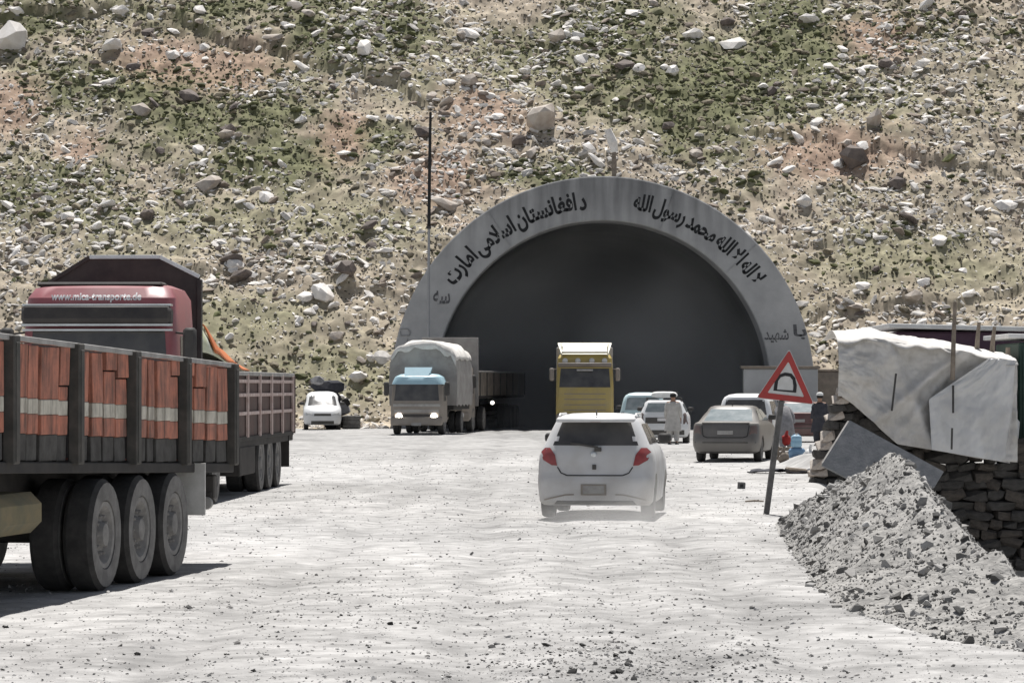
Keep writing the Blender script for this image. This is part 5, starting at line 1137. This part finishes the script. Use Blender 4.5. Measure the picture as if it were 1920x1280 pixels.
# ------------------------------------------------------------------ people
def skinned(pts, edges, rad, root, sub=2):
    me = bpy.data.meshes.new('body'); me.from_pydata([tuple(p) for p in pts], edges, []); o = bpy.data.objects.new('tmp', me); col.objects.link(o)
    md = o.modifiers.new('skin', 'SKIN'); md.use_smooth_shade = True
    for i, v in enumerate(me.skin_vertices[0].data): v.radius = (rad[i], rad[i]); v.use_root = i == root
    o.modifiers.new('sub', 'SUBSURF').levels = sub; o.modifiers['sub'].render_levels = sub
    bpy.context.view_layer.update(); m2 = bpy.data.meshes.new_from_object(o.evaluated_get(bpy.context.evaluated_depsgraph_get())); bpy.data.objects.remove(o); return m2
def ell(c, rx, ry, n=18, wob=0, ph=0, tilt=0):
    return [Vector((c[0] + rx * math.cos(a) * (1 + wob * math.sin(a * 5 + ph)), c[1] + ry * math.sin(a) * (1 + wob * math.sin(a * 5 + ph)), c[2] + tilt * math.sin(a) * ry)) for a in [2 * math.pi * k / n for k in range(n)]]
def person(label, loc, rz, hgt, cloth_, legs, cap, lean=0.0, vest=None):
    """front faces -y"""
    t = thing('person', label, 'person', loc, rz); k = hgt / 1.72
    hip = Vector((0, 0, .92)); R_ = Matrix.Rotation(-lean, 3, 'X') if lean else Matrix.Identity(3)
    up = lambda x, y, z: hip + Matrix.Rotation(lean, 3, 'X') @ (Vector((x, y, z)) - hip)
    P, E, Ra = [], [], []
    def v(p, r_): P.append(Vector(p) * k); Ra.append(r_ * k); return len(P) - 1
    def chain(s, pts):
        for p, r_ in pts:
            i = v(p, r_); E.append((s, i)); s = i
        return s
    h = v(hip, .13); ch = chain(h, [(up(0, .01, 1.12), .13), (up(0, 0, 1.34), .15)]); nk = chain(ch, [(up(0, 0, 1.47), .058)])
    hd = chain(nk, [(up(0, -.015, 1.56), .085), (up(0, -.01, 1.64), .095), (up(0, 0, 1.70), .06)])
    for s in (-1, 1):
        w_ = chain(ch, [(up(s * .17, 0, 1.40), .065), (up(s * .23, .03, 1.14), .05), (up(s * .235, -.06, .92), .036), (up(s * .235, -.085, .85), .034)])
        for j, (dx, ln) in enumerate(((-.028, .07), (-.009, .085), (.010, .078), (.028, .06))):
            chain(w_, [(up(s * (.235) + .3 * dx, -.09 + dx, .82), .012), (up(s * .235 + .3 * dx, -.10 + dx, .82 - ln * .6), .0095), (up(s * .23 + .3 * dx, -.085 + dx, .82 - ln), .008)])
        chain(w_, [(up(s * .215, -.125, .84), .012), (up(s * .21, -.14, .80), .01)])
        chain(h, [(Vector((s * .09, 0, .84)), .095), (Vector((s * .11, -.02, .48)), .062), (Vector((s * .12, .02, .10)), .042), (Vector((s * .12, -.02, .045)), .042), (Vector((s * .125, -.15, .03)), .03)])
    link('body', skinned(P, E, Ra, 0), M['skin'], t)
    b = MB(); rg = []
    for z, rx, ry in ((1.455, .075, .07), (1.43, .16, .095), (1.38, .225, .12), (1.22, .225, .14), (1.0, .225, .15), (.8, .25, .165), (.62, .275, .18), (.46, .295, .195)):
        p = up(0, 0, z) if z > .92 else Vector((0, 0, z)); rg.append([q_ * k for q_ in ell(p, rx, ry, 22, .02 + .05 * max(0, 1.0 - z), z * 3, lean if z > .92 else 0)])
    b.loft(rg); b.build('tunic', M[cloth_], t, 60)
    for s in (-1, 1):
        b = MB(); b.tube([Vector(p) * k for p in (up(s * .16, 0, 1.40), up(s * .21, .015, 1.27), up(s * .235, .03, 1.13), up(s * .24, -.02, 1.0), up(s * .24, -.055, .93))], [q_ * k for q_ in (.08, .082, .075, .07, .068)], 12); b.build('sleeve', M[cloth_], t, 60)
        b = MB(); b.tube([Vector(p) * k for p in ((s * .09, 0, .85), (s * .11, -.01, .5), (s * .12, .01, .28), (s * .12, .01, .12))], [q_ * k for q_ in (.13, .115, .10, .075)], 14); b.build('trouser_leg', M[legs], t, 60)
        b = MB(); b.lathe(Vector((s * .12, -.0, .0)) * k, (0, 0, 1), [(0, .05), (.05, .05)], 8); b = MB(); b.box(Vector((s * .122, -.055, .03)) * k, (.10, .27, .07), ch=.025); b.build('shoe', M['blackpl'], t, 40)
        p = up(s * .032, -.102, 1.615) * k; MB().lathe(p, (0, -1, 0), [(-.01, .012), (.004, .011), (.008, .004)], 10).build('eye', M['eye'], t)
    hdc = up(0, .012, 1.645) * k; b = MB(); rg = []
    for z, r_ in ((-.05, .098), (0, .106), (.05, .098), (.085, .06), (.1, .015)): rg.append([p for p in ell(hdc + Vector((0, (.012 if z < .02 else 0), z)), r_, r_ * 1.05, 16)])
    b.loft(rg); b.build('hair', M['hair'], t, 60)
    if cap:
        b = MB(); rg = []
        for z, r_ in ((.035, .112), (.06, .116), (.115, .1), (.14, .05), (.145, .01)): rg.append(ell(hdc + Vector((0, 0, z)), r_, r_ * 1.05, 18))
        b.loft(rg); b.build('cap', M[cap], t, 60)
    b = MB(); p = up(0, -.108, 1.585) * k; b.add([tuple(p + Vector(q_)) for q_ in ((0, 0, .045), (-.016, .012, -.012), (.016, .012, -.012), (0, -.026, -.008))], [(0, 1, 3), (0, 3, 2), (1, 2, 3), (0, 2, 1)]); b.build('nose', M['skin'], t)
    MB().box(up(0, -.098, 1.535) * k, (.045, .012, .012)).build('mouth', M['redcloth'] if False else M['hair'], t)
    if vest:
        b = MB(); rg = []
        for z, rx, ry in ((1.44, .13, .1), (1.40, .215, .13), (1.22, .238, .155), (1.0, .24, .165), (.9, .245, .168)): rg.append([q_ * k for q_ in ell(up(0, 0, z), rx, ry, 22)])
        b.loft(rg, False); b.build('waistcoat', M[vest], t, 60, .01)
    return t
person('man in grey tunic and trousers standing behind the white station wagon', (at(1262, 725, 108.6).x, 108.6, 0), 170, 1.68, 'greycloth', 'greycloth', None)
person('man in dark waistcoat and white cap standing by the dark red sedan', (at(1537, 725, 106).x, 106, 0), 185, 1.66, 'darkcloth', 'darkcloth', 'whitecloth', vest='darkcloth')
person('stooping man in pale grey clothes partly hidden behind the sign post', (at(1474, 725, 93).x, 93, 0), 200, 1.66, 'palecloth', 'palecloth', 'whitecloth', lean=.55)
